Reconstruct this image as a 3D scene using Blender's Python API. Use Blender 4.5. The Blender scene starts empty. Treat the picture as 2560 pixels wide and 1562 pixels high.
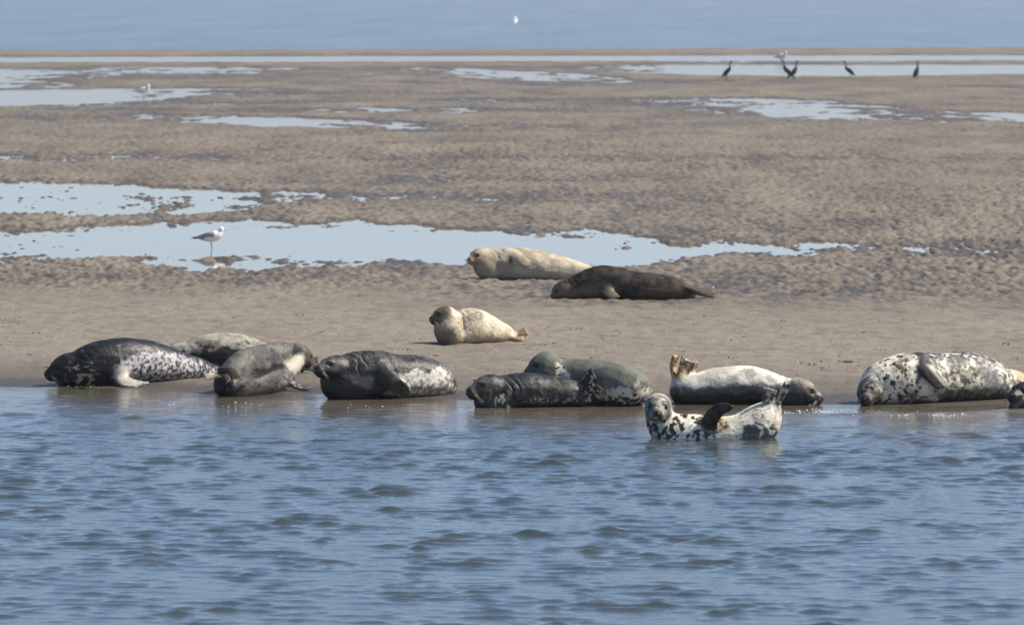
import bpy, math, random
import numpy as np
from mathutils import Vector, Matrix

# ------------------------------------------------------------------ camera, sky, sun, exposure
scene = bpy.context.scene
CAM_H, LENS, SENSOR = 4.6, 198.3, 36.0
FPX = LENS / SENSOR * 2560.0                      # focal length in photograph pixels
HORIZON = -80.0                                   # the horizon lies above the frame
PITCH = math.atan((781.0 - HORIZON) / FPX)
cam_data = bpy.data.cameras.new('camera')
cam = bpy.data.objects.new('camera', cam_data)
scene.collection.objects.link(cam)
cam.location = (0, 0, CAM_H)
cam.rotation_euler = (math.pi / 2 - PITCH, 0, 0)
cam_data.lens, cam_data.sensor_width = LENS, SENSOR
cam_data.clip_start, cam_data.clip_end = 1.0, 60000.0
cam_data.dof.use_dof = True
cam_data.dof.focus_distance = 60.0
cam_data.dof.aperture_fstop = 5.6
scene.camera = cam

SUN_EL, SUN_AZ = math.radians(49), math.radians(84)      # azimuth from +Y (view direction) towards +X
SUN_VEC = Vector((math.sin(SUN_AZ) * math.cos(SUN_EL), math.cos(SUN_AZ) * math.cos(SUN_EL), math.sin(SUN_EL)))
world = bpy.data.worlds.new('World')
scene.world = world
world.use_nodes = True
wn = world.node_tree.nodes
sky = wn.new('ShaderNodeTexSky')
sky.sky_type = 'NISHITA'
sky.sun_disc = False
sky.sun_elevation, sky.sun_rotation = SUN_EL, SUN_AZ
sky.air_density, sky.dust_density, sky.ozone_density = 0.57, 1.2, 2.3
wn['Background'].inputs['Strength'].default_value = 0.13
world.node_tree.links.new(sky.outputs[0], wn['Background'].inputs['Color'])
sun_data = bpy.data.lights.new('sun', 'SUN')
sun_data.energy, sun_data.angle, sun_data.color = 4.8, math.radians(0.53), (1.0, 0.94, 0.845)
sun = bpy.data.objects.new('sun', sun_data)
scene.collection.objects.link(sun)
sun.rotation_euler = SUN_VEC.to_track_quat('Z', 'Y').to_euler()
scene.view_settings.view_transform = 'Standard'
scene.view_settings.look = 'None'
scene.view_settings.exposure = 0.52
scene.view_settings.gamma = 1.0
scene.cycles.max_bounces = 6

# ------------------------------------------------------------------ small helpers
COL = scene.collection
def ray(px, py):
    dx, dy = (px - 1280.0) / FPX, (781.0 - py) / FPX
    c, s = math.cos(PITCH), math.sin(PITCH)
    return np.array((dx, c + dy * s, dy * c - s))          # camera looks along +Y, pitched down
def at_depth(px, py, y):                                    # point of that sight line at ground distance y
    r = ray(px, py)
    return np.array((0, 0, CAM_H)) + r * (y / r[1])
def on_plane(px, py, z=0.0):
    r = ray(px, py)
    return np.array((0, 0, CAM_H)) + r * ((z - CAM_H) / r[2])
def ppm(y):                                                 # photograph pixels per metre at distance y
    return FPX / y
def smooth(a, b, x):
    t = np.clip((x - a) / (b - a), 0, 1)
    return t * t * (3 - 2 * t)

_rs = np.random.RandomState(7)
_perm = _rs.permutation(4096).astype(np.int64)
_grad = _rs.uniform(0, 2 * np.pi, 4096)
_gx, _gy = np.cos(_grad).astype(np.float32), np.sin(_grad).astype(np.float32)
_val = _rs.uniform(-1, 1, 4096).astype(np.float32)
def noise2(x, y, seed=0):
    x = np.asarray(x, np.float64) + seed * 17.31; y = np.asarray(y, np.float64) + seed * 9.17
    xi, yi = np.floor(x).astype(np.int64), np.floor(y).astype(np.int64)
    fx, fy = (x - xi).astype(np.float32), (y - yi).astype(np.float32)
    u, v = fx * fx * fx * (fx * (fx * 6 - 15) + 10), fy * fy * fy * (fy * (fy * 6 - 15) + 10)
    def g(ix, iy, dx, dy):
        h = _perm[(_perm[ix & 4095] + iy) & 4095]
        return _gx[h] * dx + _gy[h] * dy
    a, b = g(xi, yi, fx, fy), g(xi + 1, yi, fx - 1, fy)
    c, d = g(xi, yi + 1, fx, fy - 1), g(xi + 1, yi + 1, fx - 1, fy - 1)
    return (a + u * (b - a)) + v * ((c + u * (d - c)) - (a + u * (b - a)))
_g3 = _rs.normal(size=(4096, 3)); _g3 = (_g3 / np.linalg.norm(_g3, axis=1)[:, None]).astype(np.float32)
_rot = [np.linalg.qr(_rs.normal(size=(3, 3)))[0] for _ in range(8)]
def noise3(p, freq, seed=0, octaves=1, gain=0.5):
    p = np.asarray(p, np.float64)
    out, amp, tot = 0, 1.0, 0.0
    for o in range(octaves):
        q = (p @ _rot[(seed + o) % 8]) * (freq * 2 ** o) + seed * 13.7 + o * 5.3 + 200
        i = np.floor(q).astype(np.int64); f = (q - i).astype(np.float32)
        w = f * f * f * (f * (f * 6 - 15) + 10)
        acc = 0
        for a in (0, 1):
            for b in (0, 1):
                for c in (0, 1):
                    G = _g3[_perm[(_perm[(_perm[(i[:, 0] + a) & 4095] + i[:, 1] + b) & 4095] + i[:, 2] + c) & 4095]]
                    d = G[:, 0] * (f[:, 0] - a) + G[:, 1] * (f[:, 1] - b) + G[:, 2] * (f[:, 2] - c)
                    acc = acc + d * (w[:, 0] if a else 1 - w[:, 0]) * (w[:, 1] if b else 1 - w[:, 1]) * (w[:, 2] if c else 1 - w[:, 2])
        out = out + amp * 1.55 * acc
        tot += amp; amp *= gain
    return out / tot ** 0.8

def mesh_from(name, verts, faces, material=None, smooth_shade=True):
    """verts (n,3) and faces (m,3|4) arrays -> mesh datablock"""
    verts = np.asarray(verts, np.float32); faces = np.asarray(faces, np.int32)
    me = bpy.data.meshes.new(name)
    k = faces.shape[1]
    me.vertices.add(len(verts)); me.vertices.foreach_set('co', verts.ravel())
    me.loops.add(faces.size); me.loops.foreach_set('vertex_index', faces.ravel())
    me.polygons.add(len(faces))
    me.polygons.foreach_set('loop_start', np.arange(0, faces.size, k, dtype=np.int32))
    me.polygons.foreach_set('loop_total', np.full(len(faces), k, np.int32))
    me.polygons.foreach_set('use_smooth', np.full(len(faces), smooth_shade))
    me.update(calc_edges=True)
    if material: me.materials.append(material)
    return me
def link(name, data, parent=None, loc=None):
    o = bpy.data.objects.new(name, data)
    COL.objects.link(o)
    if parent is not None: o.parent = parent
    if loc is not None: o.location = loc
    return o
def tag(o, label, category, group=None):
    o['label'] = label; o['category'] = category
    if group: o['group'] = group
    return o
def add_attr(me, name, vals):
    a = me.attributes.new(name, 'FLOAT', 'POINT')
    a.data.foreach_set('value', np.asarray(vals, np.float32))
def add_col(me, name, rgb):
    a = me.color_attributes.new(name, 'FLOAT_COLOR', 'POINT')
    c = np.ones((len(rgb), 4), np.float32); c[:, :3] = rgb
    a.data.foreach_set('color', c.ravel())
def grid_faces(nr, nc):
    i = np.arange(nr * nc).reshape(nr, nc)
    return np.stack([i[:-1, :-1], i[:-1, 1:], i[1:, 1:], i[1:, :-1]], -1).reshape(-1, 4)

class Nodes:
    """tiny node-graph writer"""
    def __init__(self, name):
        self.m = bpy.data.materials.new(name); self.m.use_nodes = True
        self.t = self.m.node_tree; self.b = self.t.nodes['Principled BSDF']
    def n(self, kind, **kw):
        nd = self.t.nodes.new(kind)
        for k, v in kw.items(): setattr(nd, k, v)
        return nd
    def l(self, a, b): self.t.links.new(a, b)
    def put(self, sock, v):
        s = self.b.inputs[sock]
        if hasattr(v, 'is_linked'): self.l(v, s)
        else: s.default_value = v
    def attr(self, name, out='Fac'):
        nd = self.n('ShaderNodeAttribute'); nd.attribute_name = name
        return nd.outputs[out]
    def noise(self, scale, detail=3, rough=0.5, stretch=None, coord='Object', dist=0.0):
        tc = self.n('ShaderNodeTexCoord'); src = tc.outputs[coord]
        if stretch:
            mp = self.n('ShaderNodeMapping'); mp.inputs['Scale'].default_value = stretch
            self.l(src, mp.inputs[0]); src = mp.outputs[0]
        nz = self.n('ShaderNodeTexNoise')
        nz.inputs['Scale'].default_value = scale; nz.inputs['Detail'].default_value = detail
        nz.inputs['Roughness'].default_value = rough; nz.inputs['Distortion'].default_value = dist
        self.l(src, nz.inputs['Vector'])
        return nz.outputs['Fac']
    def ramp(self, fac, stops):
        r = self.n('ShaderNodeValToRGB'); e = r.color_ramp.elements
        while len(e) < len(stops): e.new(0.5)
        for el, (p, c) in zip(e, stops):
            el.position = p; el.color = (c[0], c[1], c[2], 1) if isinstance(c, tuple) else (c, c, c, 1)
        self.l(fac, r.inputs[0])
        return r.outputs[0]
    def mix(self, fac, a, b, blend='MIX'):
        m = self.n('ShaderNodeMix', data_type='RGBA', blend_type=blend)
        for s, v in ((m.inputs[0], fac), (m.inputs[6], a), (m.inputs[7], b)):
            if hasattr(v, 'is_linked'): self.l(v, s)
            elif isinstance(v, tuple): s.default_value = (v[0], v[1], v[2], 1)
            else: s.default_value = v
        return m.outputs[2]
    def math(self, op, a, b=0.0, c=0.0, clamp=False):
        m = self.n('ShaderNodeMath', operation=op); m.use_clamp = clamp
        for s, v in zip(m.inputs, (a, b, c)):
            if hasattr(v, 'is_linked'): self.l(v, s)
            else: s.default_value = v
        return m.outputs[0]
    def bump(self, height, strength, dist):
        b = self.n('ShaderNodeBump'); b.inputs['Strength'].default_value = strength
        b.inputs['Distance'].default_value = dist
        self.l(height, b.inputs['Height'])
        self.l(b.outputs[0], self.b.inputs['Normal'])

# ------------------------------------------------------------------ ground
SHORE = [(-900, 955), (0, 967), (150, 969), (300, 974), (430, 979), (560, 986), (760, 985), (900, 993), (1100, 997),
         (1300, 1006), (1500, 1012), (1700, 1012), (1900, 1010), (2000, 1011), (2130, 1011), (2300, 1016), (2450, 1012), (2600, 1006), (3400, 1000)]
_sx, _sy = np.array([on_plane(*p)[:2] for p in SHORE]).T
def shore_y(x):
    return np.interp(x, _sx, _sy) + 0.24 * noise2(np.asarray(x) * 0.9, np.zeros_like(x) + 3.3, 5) + 0.10 * noise2(np.asarray(x) * 2.7, np.zeros_like(x) + 1.3, 6)
# pools on the flats: (photo column, far edge row, near edge row), turned into world curves; strength says how full they are
POOLS = [
    ([(-900, 452, 552), (0, 452, 545), (250, 458, 545), (500, 470, 545), (640, 478, 520), (760, 482, 505), (900, 490, 498)], 1.0),
    ([(-900, 572, 652), (0, 570, 654), (280, 566, 657), (560, 552, 664), (900, 556, 662), (1200, 570, 660), (1400, 578, 668),
      (1560, 586, 672), (1700, 602, 652), (1900, 606, 638), (2250, 618, 634)], 1.0),
    ([(200, 590, 664), (400, 588, 668), (540, 584, 676), (680, 588, 668), (900, 590, 660)], 1.5),
    ([(2250, 627, 631), (2600, 627, 633)], 0.45),
    ([(-900, 388, 408), (0, 390, 406), (290, 393, 404), (700, 398, 406), (1250, 396, 404)], 0.62),
    ([(-900, 388, 410), (0, 389, 408), (310, 392, 406)], 0.95),
    ([(600, 476, 514), (760, 480, 510), (950, 486, 506), (1180, 490, 502)], 0.8),
    ([(2250, 272, 304), (2450, 282, 306), (2750, 284, 308)], 0.8),
    ([(1250, 392, 404), (1900, 390, 404), (2700, 394, 406)], 0.40),
    ([(310, 288, 302), (420, 288, 308), (700, 292, 318), (900, 300, 322), (1100, 314, 322)], 0.95),
    ([(740, 272, 282), (900, 270, 282), (1230, 272, 282)], 0.9),
    ([(1660, 246, 268), (1900, 246, 296), (2100, 254, 302), (2300, 276, 306), (2420, 292, 306)], 0.8),
    ([(2440, 296, 308), (2700, 296, 309)], 0.7),
    ([(-900, 226, 270), (0, 226, 268), (250, 223, 258), (480, 222, 246), (600, 224, 244)], 0.95),
    ([(-900, 170, 222), (0, 172, 222), (150, 176, 220), (240, 188, 204)], 1.0),
    ([(200, 178, 204), (330, 174, 200), (420, 182, 194)], 0.6),
    ([(230, 170, 184), (420, 168, 186), (620, 168, 185), (760, 172, 182)], 0.95),
    ([(1020, 170, 180), (1160, 172, 196), (1400, 182, 206), (1640, 198, 210)], 0.95),
    ([(1150, 200, 214), (1500, 206, 220), (1640, 208, 214)], 0.5),
    ([(1450, 166, 176), (1700, 162, 188), (2000, 162, 193), (2300, 162, 190), (2700, 162, 186), (3400, 162, 184)], 1.0),
    ([(-900, 142, 160), (0, 142, 158), (600, 140, 156), (1300, 139, 155), (2000, 138, 154), (2700, 138, 152), (3400, 138, 152)], 1.0),
    ([(-300, 684, 690), (60, 685, 689)], 0.45), ([(470, 684, 692), (560, 685, 691)], 0.6), ([(640, 686, 691), (720, 687, 690)], 0.5),
    ([(1900, 676, 682), (2040, 674, 680)], 0.62), ([(1880, 728, 738), (2010, 730, 738)], 0.62), ([(1600, 688, 700), (1720, 672, 684)], 0.5),
    ([(1480, 560, 570), (1720, 566, 578)], 0.55), ([(850, 530, 545), (1000, 535, 545)], 0.45),
]
_pools = []
for pts, strength in POOLS:
    far = np.array([on_plane(p[0], p[1])[:2] for p in pts]); near = np.array([on_plane(p[0], p[2])[:2] for p in pts])
    _pools.append((far[:, 0], far[:, 1], near[:, 0], near[:, 1], strength))
BAR = [(-900, 133, 148), (0, 132, 147), (1000, 129, 143), (2600, 124, 141), (3400, 123, 140)]
_bf = np.array([on_plane(p[0], p[1])[:2] for p in BAR])
def pool_mask(x, y):
    m = np.zeros_like(x)
    streaks = noise2(x * 0.7, y * 0.22, 60) + 0.8 * noise2(x * 1.9, y * 0.5, 61) + 0.5 * noise2(x * 0.2, y * 0.06, 62)
    for fx, fy, nx, ny, s in _pools:
        yf, yn = np.interp(x, fx, fy), np.interp(x, nx, ny)
        mid, half = (yf + yn) / 2, np.maximum((yf - yn) / 2, 0.05)
        e = 1.0 - np.abs(y - mid) / half                       # 1 at the middle, 0 on the edge
        xl, xr = min(fx[0], nx[0]), max(fx[-1], nx[-1])
        ends = np.minimum(x - xl, xr - x) / (0.02 * y + 0.6)
        v = s * np.clip(np.minimum(e * half / 3.2 + 0.42, ends * 0.6 + 0.25) * (1 + 0.35 * smooth(120, 200, y)) + streaks * 0.8, 0, 1.2)
        m = np.maximum(m, np.where((e > -1.5) & (ends > -0.6), v, 0))
        halo = s * 0.46 * np.clip(np.minimum(1.25 + (e - 1) * half / np.maximum(4.0, 0.9 * half), ends * 0.5 + 1.3) + 0.5 * streaks, 0, 1)
        m = np.maximum(m, halo)
    lanes = smooth(0.12, 0.42, noise2(x * 0.055, y * 0.05, 70) + 0.4 * noise2(x * 0.2, y * 0.15, 71)) * smooth(95, 135, y)
    return np.maximum(m, 0.62 * lanes)
def base_height(x, y):
    t = y - shore_y(x)
    h = np.where(t < 0, np.maximum(0.05 * t, -1.4), 0)
    rise = 0.030 * smooth(0.0, 1.6, t) + 0.022 * smooth(1.5, 6.0, t)
    return h + np.where(t >= 0, rise, 0)
def relief(x, y):
    t = y - shore_y(x)
    flats = smooth(15.0, 22.0, t + 1.6 * noise2(x * 0.22, y * 0.12, 31))      # rippled flats begin behind the smooth beach
    rough = 0.55 + 0.45 * smooth(-0.35, 0.35, noise2(x * 0.09, y * 0.035, 8))
    a = 0.45 * noise2(x * 1.6, y * 0.5, 1) + 0.70 * noise2(x * 5.2, y * 1.6, 2) + 1.0 * noise2(x * 10.5, y * 2.9, 3)
    lump = np.abs(noise2(x * 1.4 + 0.4 * a, y * 0.5, 4))
    big = noise2(x * 0.25, y * 0.08, 6)
    fl = rough * (0.074 * a + 0.030 * (0.22 - lump)) + 0.014 * big + 0.030 * noise2(x * 0.9, y * 0.24, 9)
    far = smooth(150, 230, y)
    fl = fl * (1 - 0.72 * smooth(110, 215, y))
    streak = noise2(x * 0.55, y * 5.0, 11) + 0.7 * noise2(x * 1.7, y * 9.0, 12) + 0.4 * noise2(x * 5, y * 11, 13)
    bank = noise2(x * 0.16, y * 0.7, 14)
    lumps = 0.6 * noise2(x * 0.9, y * 1.5, 15) + 0.8 * noise2(x * 2.2, y * 2.8, 16) + 0.9 * noise2(x * 4.6, y * 4.6, 17)
    be = 0.0042 * streak * smooth(0.0, 2.0, t) * (0.35 + smooth(2, 9, t)) + 0.010 * bank * smooth(0.6, 3, t) + 0.026 * lumps * smooth(1.5, 9.0, t)
    return flats * fl + (1 - flats) * be, flats
def ground_height(x, y):
    x = np.asarray(x, np.float64); y = np.asarray(y, np.float64)
    r, fl = relief(x, y)
    h = base_height(x, y) + r
    pm = pool_mask(x, y)
    h = h + fl * 0.002 - pm * 0.084
    yb = np.interp(x, _bf[:, 0], _bf[:, 1])
    u = (y - yb)
    h = np.where(u > -45, h + 0.10 * smooth(-22, -6, u) * (1 - smooth(-4, 6, u)), h)      # the outermost sand bar
    h = h - 1.4 * smooth(0, 25, u)                                                        # and the sea beyond it
    return h
def gh(x, y):
    return float(ground_height(np.array([x]), np.array([y]))[0])
def ground_hit(px, py):                                        # where a sight line meets the sand
    z = 0.0
    for _ in range(8):
        p = on_plane(px, py, z); z = 0.5 * z + 0.5 * float(base_height(np.array([p[0]]), np.array([p[1]]))[0])
    return p

rows = [-600, -150, -40, 0, 25, 40, 48, 52, 54]
y = 55.0
while y < 345:
    rows.append(y)
    y += 0.085 if y < 74 else (0.13 if y < 100 else 0.15 * (y / 100) ** 1.6)
rows += [350, 365, 400, 600, 1500, 6000, 20000]
rows = np.array(rows)
inner = np.linspace(-1, 1, 540)
outer = np.array([1.06, 1.2, 1.5, 2.2, 4, 12, 60, 300])
cols = np.concatenate([-outer[::-1], inner, outer])
halfw = np.maximum(0.098 * rows + 1.2, 7.0)
halfw[rows > 345] = 35.0
gx = cols[None, :] * halfw[:, None]; gy = np.repeat(rows[:, None], len(cols), 1)
X, Y = gx.ravel(), gy.ravel()
Z = ground_height(X, Y)
_, FL = relief(X, Y)

g = Nodes('wet_tidal_sand')
film = g.attr('film'); zz = g.attr('height'); fl = g.attr('flats'); tt = g.attr('inland')
n1 = g.noise(1.0, 5, 0.65, (5.0, 1.5, 1.0)); n2 = g.noise(1.0, 4, 0.6, (0.45, 0.13, 1)); n3 = g.noise(60, 3, 0.6)
n4 = g.noise(1.0, 5, 0.65, (1.1, 1.7, 1.0), dist=0.4)
n5 = g.noise(1.0, 4, 0.55, (0.30, 0.11, 1.0), dist=0.6)
wetfilm = g.math('MULTIPLY', g.math('ADD', film, g.math('MULTIPLY', fl, g.ramp(n5, [(0.50, 0.0), (0.68, 0.3)])), clamp=True), 1.0)
damp = g.math('ADD', zz, g.math('MULTIPLY', g.math('SUBTRACT', n1, 0.5), g.math('MULTIPLY_ADD', fl, 0.30, 0.06)))
damp = g.math('ADD', damp, g.math('MULTIPLY', g.math('SUBTRACT', n4, 0.5), 0.05))
damp = g.math('SUBTRACT', damp, g.math('MULTIPLY', wetfilm, 0.045))
damp = g.math('ADD', damp, g.math('MULTIPLY', g.math('SUBTRACT', n2, 0.5), g.math('MULTIPLY', fl, 0.09)))
drywet = g.ramp(g.math('MULTIPLY_ADD', damp, 13.0, 0.20), [(0.08, 0.0), (0.95, 1.0)])
sand_dry = g.mix(g.ramp(n2, [(0.3, 0.0), (0.7, 1.0)]), (0.130, 0.1105, 0.086), (0.200, 0.171, 0.134))
sand_dry = g.mix(g.ramp(n3, [(0.3, 0.0), (0.7, 0.3)]), sand_dry, (0.104, 0.088, 0.066))
sand_wet = g.mix(n2, (0.054, 0.046, 0.038), (0.079, 0.067, 0.054))
dryband = g.math('MULTIPLY', g.ramp(g.math('MULTIPLY', tt, 0.04), [(0.04, 0.0), (0.16, 1.0)]), g.ramp(g.math('MULTIPLY', tt, 0.04), [(0.50, 1.0), (0.85, 0.0)]))
sand_dry = g.mix(g.math('MULTIPLY', dryband, 0.5), sand_dry, (0.230, 0.197, 0.155))
g.put('Base Color', g.mix(drywet, sand_wet, sand_dry))
g.put('Roughness', g.math('SUBTRACT', g.ramp(drywet, [(0.0, 0.50), (0.5, 0.75), (1.0, 0.9)]), g.math('MULTIPLY', wetfilm, 0.04)))
g.put('Specular IOR Level', 0.17)
g.bump(g.math('ADD', g.math('MULTIPLY', n1, 1.0), g.math('ADD', n4, g.math('MULTIPLY', n3, 0.2))), 0.8, 0.045)
me = mesh_from('sand', np.stack([X, Y, Z], 1), grid_faces(len(rows), len(cols)), g.m)
_pm = pool_mask(X, Y); add_attr(me, 'film', np.clip(0.35 * smooth(0.05, 0.6, _pm) + smooth(1.6, 0.0, Y - shore_y(X)), 0, 1)); add_attr(me, 'height', Z); add_attr(me, 'flats', FL); add_attr(me, 'inland', Y - shore_y(X))
sand = link('sand', me); sand['kind'] = 'structure'

# ------------------------------------------------------------------ water: choppy channel, still pools, open sea
def water_material(name, deep, silt, rough, bump=None):
    w = Nodes(name)
    if silt:
        s = g_silt = w.attr('silt')
        n = w.noise(1.0, 3, 0.5, (0.8, 0.35, 1))
        f = w.math('MULTIPLY_ADD', n, 0.5, w.math('SUBTRACT', s, 0.25), clamp=True)
        w.put('Base Color', w.mix(f, deep, silt))
    else:
        w.put('Base Color', (*deep, 1))
    w.put('Roughness', rough); w.put('IOR', 1.333); w.put('Specular IOR Level', 0.5)
    if bump:
        sc, stretch, st, dist = bump
        w.bump(w.noise(sc, 4, 0.55, stretch), st, dist)
    return w.m
chop_mat = water_material('channel_water', (0.038, 0.054, 0.057), (0.095, 0.080, 0.058), 0.04, (1.0, (9.0, 18.0, 9.0), 0.6, 0.012))
pool_mat = water_material('pool_water', (0.21, 0.150, 0.080), None, 0.05, (1.0, (1.2, 3.0, 1.0), 0.08, 0.004))
_t = pool_mat.node_tree; _g = _t.nodes.new('ShaderNodeNewGeometry'); _s = _t.nodes.new('ShaderNodeSeparateXYZ'); _r = _t.nodes.new('ShaderNodeMapRange')
for k_, v_ in (('From Min', 105.0), ('From Max', 170.0), ('To Min', 0.03), ('To Max', 0.13)): _r.inputs[k_].default_value = v_     # the outer pools lie open to the wind
_t.links.new(_g.outputs['Position'], _s.inputs[0]); _t.links.new(_s.outputs['Y'], _r.inputs['Value']); _t.links.new(_r.outputs[0], _t.nodes['Principled BSDF'].inputs['Roughness'])
sea_mat = water_material('sea_water', (0.045, 0.060, 0.066), None, 0.2, (1.0, (0.16, 0.016, 1.0), 0.3, 0.3))
_t = sea_mat.node_tree; _n = _t.nodes.new('ShaderNodeTexNoise'); _m = _t.nodes.new('ShaderNodeMapping'); _c = _t.nodes.new('ShaderNodeTexCoord'); _r = _t.nodes.new('ShaderNodeMapRange')
_m.inputs['Scale'].default_value = (0.14, 0.02, 1); _n.inputs['Scale'].default_value = 1.0; _n.inputs['Detail'].default_value = 5; _r.inputs['From Min'].default_value = 0.3; _r.inputs['From Max'].default_value = 0.7; _r.inputs['To Min'].default_value = 0.19; _r.inputs['To Max'].default_value = 0.225      # wind lanes
_t.links.new(_c.outputs['Object'], _m.inputs[0]); _t.links.new(_m.outputs[0], _n.inputs['Vector']); _t.links.new(_n.outputs['Fac'], _r.inputs['Value']); _t.links.new(_r.outputs[0], _t.nodes['Principled BSDF'].inputs['Roughness'])

wr = np.concatenate([[-300, -60, 0, 15, 24, 32], np.arange(36, 64.5, 0.036)])
wc = np.concatenate([[-40, -12, -4, -2, -1.4, -1.2], np.linspace(-1.06, 1.06, 440), [1.2, 1.4, 2, 4, 12, 40]])
wh = np.maximum(0.095 * wr + 1.0, 5.0)
wx = wc[None, :] * wh[:, None]; wy = np.repeat(wr[:, None], len(wc), 1)
wx, wy = wx.ravel(), wy.ravel()
t = shore_y(wx) - wy                                            # metres out from the waterline
amp = 0.02 + 0.30 * smooth(0.25, 1.2, t) + 0.68 * smooth(0.8, 6.0, t)
hz = np.zeros_like(wx); ox = np.zeros_like(wx); oy = np.zeros_like(wx)
rs = np.random.RandomState(21)
for k in range(130):
    lam = 0.115 * (0.42 / 0.115) ** rs.rand()
    ang = rs.normal(0.12, 0.46)
    kx, ky = math.sin(ang) * 2 * math.pi / lam, math.cos(ang) * 2 * math.pi / lam
    a = 0.00205 * lam ** 0.75 * rs.uniform(0.6, 1.4)
    ph = kx * wx + ky * wy + rs.uniform(0, 6.283)
    hz += a * np.cos(ph); s = np.sin(ph)
    ox -= 0.95 * a * s * math.sin(ang); oy -= 0.95 * a * s * math.cos(ang)
sg = hz.std(); hz = hz + 0.22 * (hz * hz / sg - sg)             # peaked crests, flat troughs
gust = 0.66 + 0.5 * noise2(wx * 0.25, wy * 0.16, 40) + 1.1 * noise2(wx * 1.8, wy * 1.0, 41)
amp = amp * np.clip(gust, 0.2, 1.6)
rp = np.array([on_plane(q, r)[:2] for q, r in ((1700, 1046), (1900, 1042), (2050, 1039), (2200, 1039), (2350, 1036), (2480, 1030), (2700, 1024), (3300, 1020))])
ry = np.interp(wx, rp[:, 0], rp[:, 1]) + 0.12 * noise2(wx * 1.1, wx * 0, 50)
rw = smooth(rp[0, 0], rp[2, 0], wx) * (0.75 + 0.6 * noise2(wx * 2.0, wx * 0, 51))
hz = hz * amp + rw * 0.030 * np.exp(-((wy - ry) / np.where(wy < ry, 0.16, 0.30)) ** 2)
me = mesh_from('channel', np.stack([wx + ox * amp, wy + oy * amp, hz], 1), grid_faces(len(wr), len(wc)), chop_mat)
add_attr(me, 'silt', 1 - smooth(0.4, 5.5, t))
channel = link('channel_water', me); channel['kind'] = 'structure'
ex = np.array([-9000, -400] + list(np.linspace(-60, 60, 25)) + [400, 9000.])
ey = np.interp(ex, _bf[:, 0], _bf[:, 1]) - 3.0                 # pools end and the sea begins under the outermost bar
strip = [[k, k + 1, len(ex) + k + 1, len(ex) + k] for k in range(len(ex) - 1)]
def sheet(y0, y1):
    return np.vstack([np.column_stack([ex, y0 + 0 * ex, 0 * ex]), np.column_stack([ex, y1 + 0 * ex, 0 * ex])])
pools = link('tidal_pool_water', mesh_from('tidal_pools', sheet(64.4, ey), strip, pool_mat)); pools['kind'] = 'structure'
sea = link('sea', mesh_from('sea', sheet(ey, 18000.0), strip, sea_mat)); sea['kind'] = 'structure'

# ------------------------------------------------------------------ animals: smooth implicit bodies turned into one mesh each
def unit(v):
    v = np.asarray(v, np.float64); return v / max(np.linalg.norm(v), 1e-9)
def catmull(P, n):
    P = np.asarray(P, np.float64)
    if len(P) == 2:
        s = np.linspace(0, 1, n)[:, None]; return P[0] * (1 - s) + P[1] * s
    E = np.vstack([2 * P[0] - P[1], P, 2 * P[-1] - P[-2]])
    u = np.linspace(0, len(P) - 1, n); i = np.minimum(u.astype(int), len(P) - 2); f = (u - i)[:, None]
    a, b, c, d = E[i], E[i + 1], E[i + 2], E[i + 3]
    return 0.5 * ((2 * b) + (c - a) * f + (2 * a - 5 * b + 4 * c - d) * f ** 2 + (3 * b - a - 3 * c + d) * f ** 3)

class Tube:
    """tapering tube with an oval section: rows of centre xyz, half-height, half-width"""
    def __init__(self, pts, n=24, up=(0, 0, 1), k=0.04, tag='body', roll=0.0):
        Q = catmull(np.asarray(pts, np.float64), n)
        self.c, self.a, self.b = Q[:, :3], np.maximum(Q[:, 3], 0.003), np.maximum(Q[:, 4], 0.003)
        t = np.gradient(self.c, axis=0); t /= np.linalg.norm(t, axis=1)[:, None] + 1e-9
        up = np.asarray(up, np.float64)
        B = np.cross(t, up); B /= np.linalg.norm(B, axis=1)[:, None] + 1e-6
        N = np.cross(B, t)
        if roll:
            c, s = math.cos(roll), math.sin(roll); B, N = c * B + s * N, c * N - s * B
        self.t, self.B, self.N, self.k, self.tag = t, B, N, k, tag
        self.sag = 0.16 if tag == 'body' and len(pts) > 5 else 0.0          # blubber spreads towards the ground
        r = np.maximum(self.a, self.b * (1 + self.sag))[:, None]
        self.lo, self.hi = (self.c - r).min(0), (self.c + r).max(0)
    def eval(self, P, full=False, seg=None):
        best = np.full(len(P), 9.0, np.float32)
        if full: U = np.zeros(len(P)); V = np.zeros(len(P)); S = np.zeros(len(P))
        n = len(self.c)
        for i in (range(*seg) if seg else range(n - 1)):
            p0, d = self.c[i], self.c[i + 1] - self.c[i]
            L2 = d @ d + 1e-12
            rmax = max(self.a[i], self.b[i], self.a[i + 1], self.b[i + 1])
            q = P - p0.astype(P.dtype)
            s = np.clip((q @ d.astype(P.dtype)) / L2, 0, 1)
            q = q - s[:, None] * d.astype(P.dtype)
            a = self.a[i] + s * (self.a[i + 1] - self.a[i]); b = self.b[i] + s * (self.b[i + 1] - self.b[i])
            qn, qb, qt = q @ self.N[i].astype(P.dtype), q @ self.B[i].astype(P.dtype), q @ self.t[i].astype(P.dtype)
            if self.sag: b = b * (1 + self.sag * np.clip(-qn / a, 0, 1))
            e2 = (qn / a) ** 2 + (qb / b) ** 2 + (qt / np.minimum(a, b)) ** 2
            e = np.sqrt(e2) + 1e-6
            ql = np.sqrt((q * q).sum(1))
            dist = np.where(e > 0.35, ql * (1 - 1 / e), (e - 1) * np.minimum(a, b))
            m = dist < best
            best = np.where(m, dist, best)
            if full:
                U = np.where(m, (i + s) / (n - 1), U); V = np.where(m, qn / (a * e), V); S = np.where(m, qb / (b * e), S)
        return (best, U, V, S) if full else best
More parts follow.
